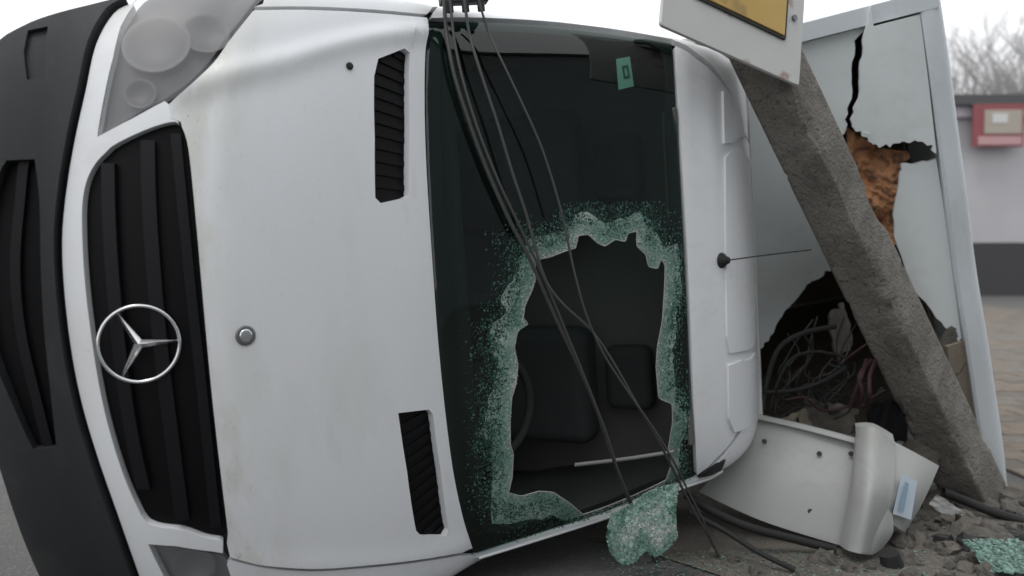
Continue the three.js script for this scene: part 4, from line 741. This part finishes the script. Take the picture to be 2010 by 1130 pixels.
{ // torn-out wiring and scraps of wall between cab roof, box and pole
  const h = thing('wiring_harness', 'tangle of torn wires between the fairing and the pole', 'wiring', onGround(1600, 985, 0)), rnd = rng(909), mm = [M.rubber, M.cable, M.rubber, M.redCable, M.steel, M.wireGreen];
  for (let i = 0; i < 26; i++) {
    let x = 1500 + rnd() * 150, y = 760 + rnd() * 70, z = 3.62 + rnd() * 0.3; const P = [], n = 6, tx = 1560 + rnd() * 170, ty = 600 + rnd() * 190;
    for (let k = 0; k < n; k++) { const f = k / (n - 1); P.push(at(x + (tx - x) * f + (rnd() - 0.5) * 46, y + (ty - y) * f + (rnd() - 0.5) * 34 + 18 * Math.sin(f * 3), z + (rnd() - 0.5) * 0.06)); }
    mesh('wire', toLocal(tube(P, 0.0022 + rnd() * rnd() * 0.006, 30, 5), h), mm[i % 6], h);
  }
  const scrap = (px, py, z, w, hh, m, label, rz, ry) => { const g0 = new THREE.PlaneGeometry(w, hh, 10, 8), p = g0.attributes.position; for (let i = 0; i < p.count; i++) { const x = p.getX(i), y = p.getY(i), e = Math.max(Math.abs(x) / w, Math.abs(y) / hh) > 0.42 ? 1 : 0; p.setXYZ(i, x + e * (rnd() - 0.5) * w * 0.10, y + e * (rnd() - 0.5) * hh * 0.10, 0.16 * w * Math.sin(x / w * 2 + y / hh * 1.4) + (rnd() - 0.5) * 0.012); } const g1 = g0.clone(); g1.translate(0, 0, -0.006); const gi = g1.index.array; for (let i = 0; i < gi.length; i += 3) { const t = gi[i]; gi[i] = gi[i + 1]; gi[i + 1] = t; } g0.computeVertexNormals(); g1.computeVertexNormals(); const o = mesh('wall_scrap', mergeGeometries([g0, g1]), m); o.position.copy(at(px, py, z)); o.rotation.set(rnd() - 0.5, ry, rz); tag(o, label, 'scrap'); };
  scrap(1556, 850, 3.72, 0.20, 0.16, M.wood, 'torn plywood scrap behind the fairing rim', 0.4, 0.5);
  scrap(1625, 820, 3.74, 0.22, 0.13, M.soil, 'muddy brown scrap under the torn wires', -0.3, -0.4);
  scrap(1650, 650, 3.88, 0.16, 0.22, M.soil, 'muddy scrap hanging at the torn wall edge', 0.6, 0.9);
  scrap(1742, 830, 3.70, 0.15, 0.18, M.grille, 'black plastic scrap between the fairing ridge and pole', 0.2, 0.3);
  scrap(1800, 900, 3.74, 0.16, 0.14, M.soil, 'muddy scrap between the fairing wing and pole', -0.5, 0.2);
  scrap(1868, 700, 3.92, 0.15, 0.26, M.soil, 'muddy torn scrap of wall beside the plywood splinter', -0.4, 0.5);
  scrap(1862, 1000, 3.62, 0.13, 0.05, M.fairing, 'pale plastic sliver beside the foot of the pole', -0.7, 0.1);
  scrap(1985, 1045, 3.44, 0.10, 0.035, M.fairing, 'pale sliver on the rubble by the green glass', -0.2, 0.2);
}
function boardPiece(px, py, z, w, h, d, rz, m, label, name = 'splintered_board', cat = 'board') { const g = bx(w, h, d), o = mesh(name, g, m); o.position.copy(at(px, py, z)); o.rotation.set(0.15, 0.3, rz); tag(o, label, cat); return o; }
boardPiece(1888, 780, 3.98, 0.13, 0.55, 0.02, 0.22, M.wood, 'splintered plywood between the pole and the corner post');
boardPiece(1908, 720, 3.96, 0.04, 0.14, 0.012, 0.35, M.boxSkin, 'small white scrap of skin against the corner post', 'skin_scrap', 'scrap');
{ // rubble: each lump is a thing
  const rnd = rng(404), base = [1, 2, 3, 4].map((s) => { let g = new THREE.IcosahedronGeometry(1, 1); const p = g.attributes.position; for (let i = 0; i < p.count; i++) { const v = V3().fromBufferAttribute(p, i), k = 0.45 + 1.1 * nD((v.x + 2 + s) * 0.31, (v.y + v.z * 0.8 + 2) * 0.31, 8, 3); p.setXYZ(i, v.x * k, v.y * k * 0.65, v.z * k); } g.computeVertexNormals(); return g; });
  const mats = [M.concrete, M.soil, M.concrete];
  for (let i = 0; i < 190; i++) {
    const px = 1340 + rnd() * 720, py = 1000 + rnd() * 140, p = onGround(px, Math.max(py, 1010), 0); if (px < 1760 && py < 1080) continue;
    const r = 0.008 + 0.035 * Math.pow(rnd(), 3), o = mesh('rubble_lump', base[i % 4], mats[i % 3]); o.position.set(p.x, r * 0.35, p.z); o.scale.setScalar(r); o.rotation.set(rnd() * 0.6, rnd() * 6, rnd() * 0.6);
    tag(o, (r > 0.018 ? 'fist sized ' : 'small ') + (i % 3 === 1 ? 'brown clod' : 'grey lump') + ' of rubble on the soil before the box', 'rubble', (r > 0.018 ? 'fist sized ' : 'small ') + (i % 3 === 1 ? 'brown clods' : 'grey lumps'));
  }
  for (let i = 0; i < 70; i++) {
    const px = 1790 + rnd() * 240, py = 965 + Math.pow(rnd(), 0.8) * 120, p = onGround(px, py), r = 0.012 + 0.045 * Math.pow(rnd(), 2), o = mesh('rubble_lump', base[i % 4], i % 4 === 3 ? M.rubber : mats[i % 3]); o.position.set(p.x, r * 0.35, p.z); o.scale.set(r * (0.8 + rnd() * 0.8), r, r); o.rotation.set(rnd() * 0.8, rnd() * 6, rnd() * 0.8);
    const kind = i % 4 === 3 ? 'black plastic chunk' : i % 3 === 1 ? 'brown clod' : 'grey lump'; tag(o, kind + ' heaped round the foot of the pole', 'rubble', kind + 's at the pole foot');
  }
  for (const [px, py, r, k, l] of [[1915, 1052, 0.06, 0, 'large grey rubble lump by the green glass'], [1885, 1010, 0.05, 1, 'brown rubble lump below the pole foot'], [1990, 975, 0.07, 2, 'grey rubble lump at the corner post'], [1940, 990, 0.05, 3, 'dark rubble lump between pole and corner post']]) { const p = onGround(px, py + 14), o = mesh('rubble_lump', base[k], mats[k % 3]); o.position.set(p.x, r * 0.4, p.z); o.scale.setScalar(r); tag(o, l, 'rubble'); }
  const p = onGround(1748, 1112), g = new THREE.CylinderGeometry(0.035, 0.04, 0.05, 20); const cap = mesh('rubber_plug', g, M.rubber); cap.position.set(p.x, 0.024, p.z); cap.rotation.z = 0.25; tag(cap, 'small round black rubber plug before the fairing', 'plug');
}
{ // green windscreen fragments
  const frag = (px, py, w, h, n, seed, label) => {
    const c = onGround(px, py), t = thing('glass_fragment', label, 'glass', V3(c.x, 0, c.z), 'green glass fragments'), rnd = rng(seed), list = [];
    const sh = new THREE.Shape(jag([[-w, -h], [0, -h * 1.1], [w, -h * 0.8], [w * 1.1, h * 0.7], [0, h], [-w, h * 0.8], [-w, -h]], 0.03, seed).map((q) => new THREE.Vector2(...q))), g = new THREE.ExtrudeGeometry(sh, { depth: 0.006, bevelEnabled: false }); g.rotateX(-Math.PI / 2 + 0.35); g.translate(0, 0.02 + h * 0.36, 0);
    const s = mesh('pane_piece', g, M.glassSheet, t);
    for (let i = 0; i < n; i++) { const x = (rnd() * 2 - 1) * w, z = (rnd() * 2 - 1) * h; list.push([V3(x, 0.03 + h * 0.36 - z * 0.36, z), V3(0, 0.94, 0.34), 0.005 + rnd() * 0.007, 1 + Math.floor(rnd() * 4)]); }
    stuff(mesh('crazed_flakes', shards(list), M.shard, t));
  };
  frag(1968, 1120, 0.10, 0.08, 500, 21, 'slab of pale green crazed glass on the rubble');
  const rnd = rng(66), list = []; for (let i = 0; i < 900; i++) { const p = onGround(1180 + rnd() * 640, 1085 + rnd() * 60); list.push([V3(p.x, 0.006 + rnd() * 0.005, p.z), V3(0, 1, 0), 0.002 + rnd() * 0.005, 2 + Math.floor(rnd() * 4)]); }
  const o = mesh('glass_crumbs', shards(list), M.shard); stuff(o); tag(o, 'crumbs of broken glass strewn on the ground', 'glass');
}
renderer.render(scene, camera);
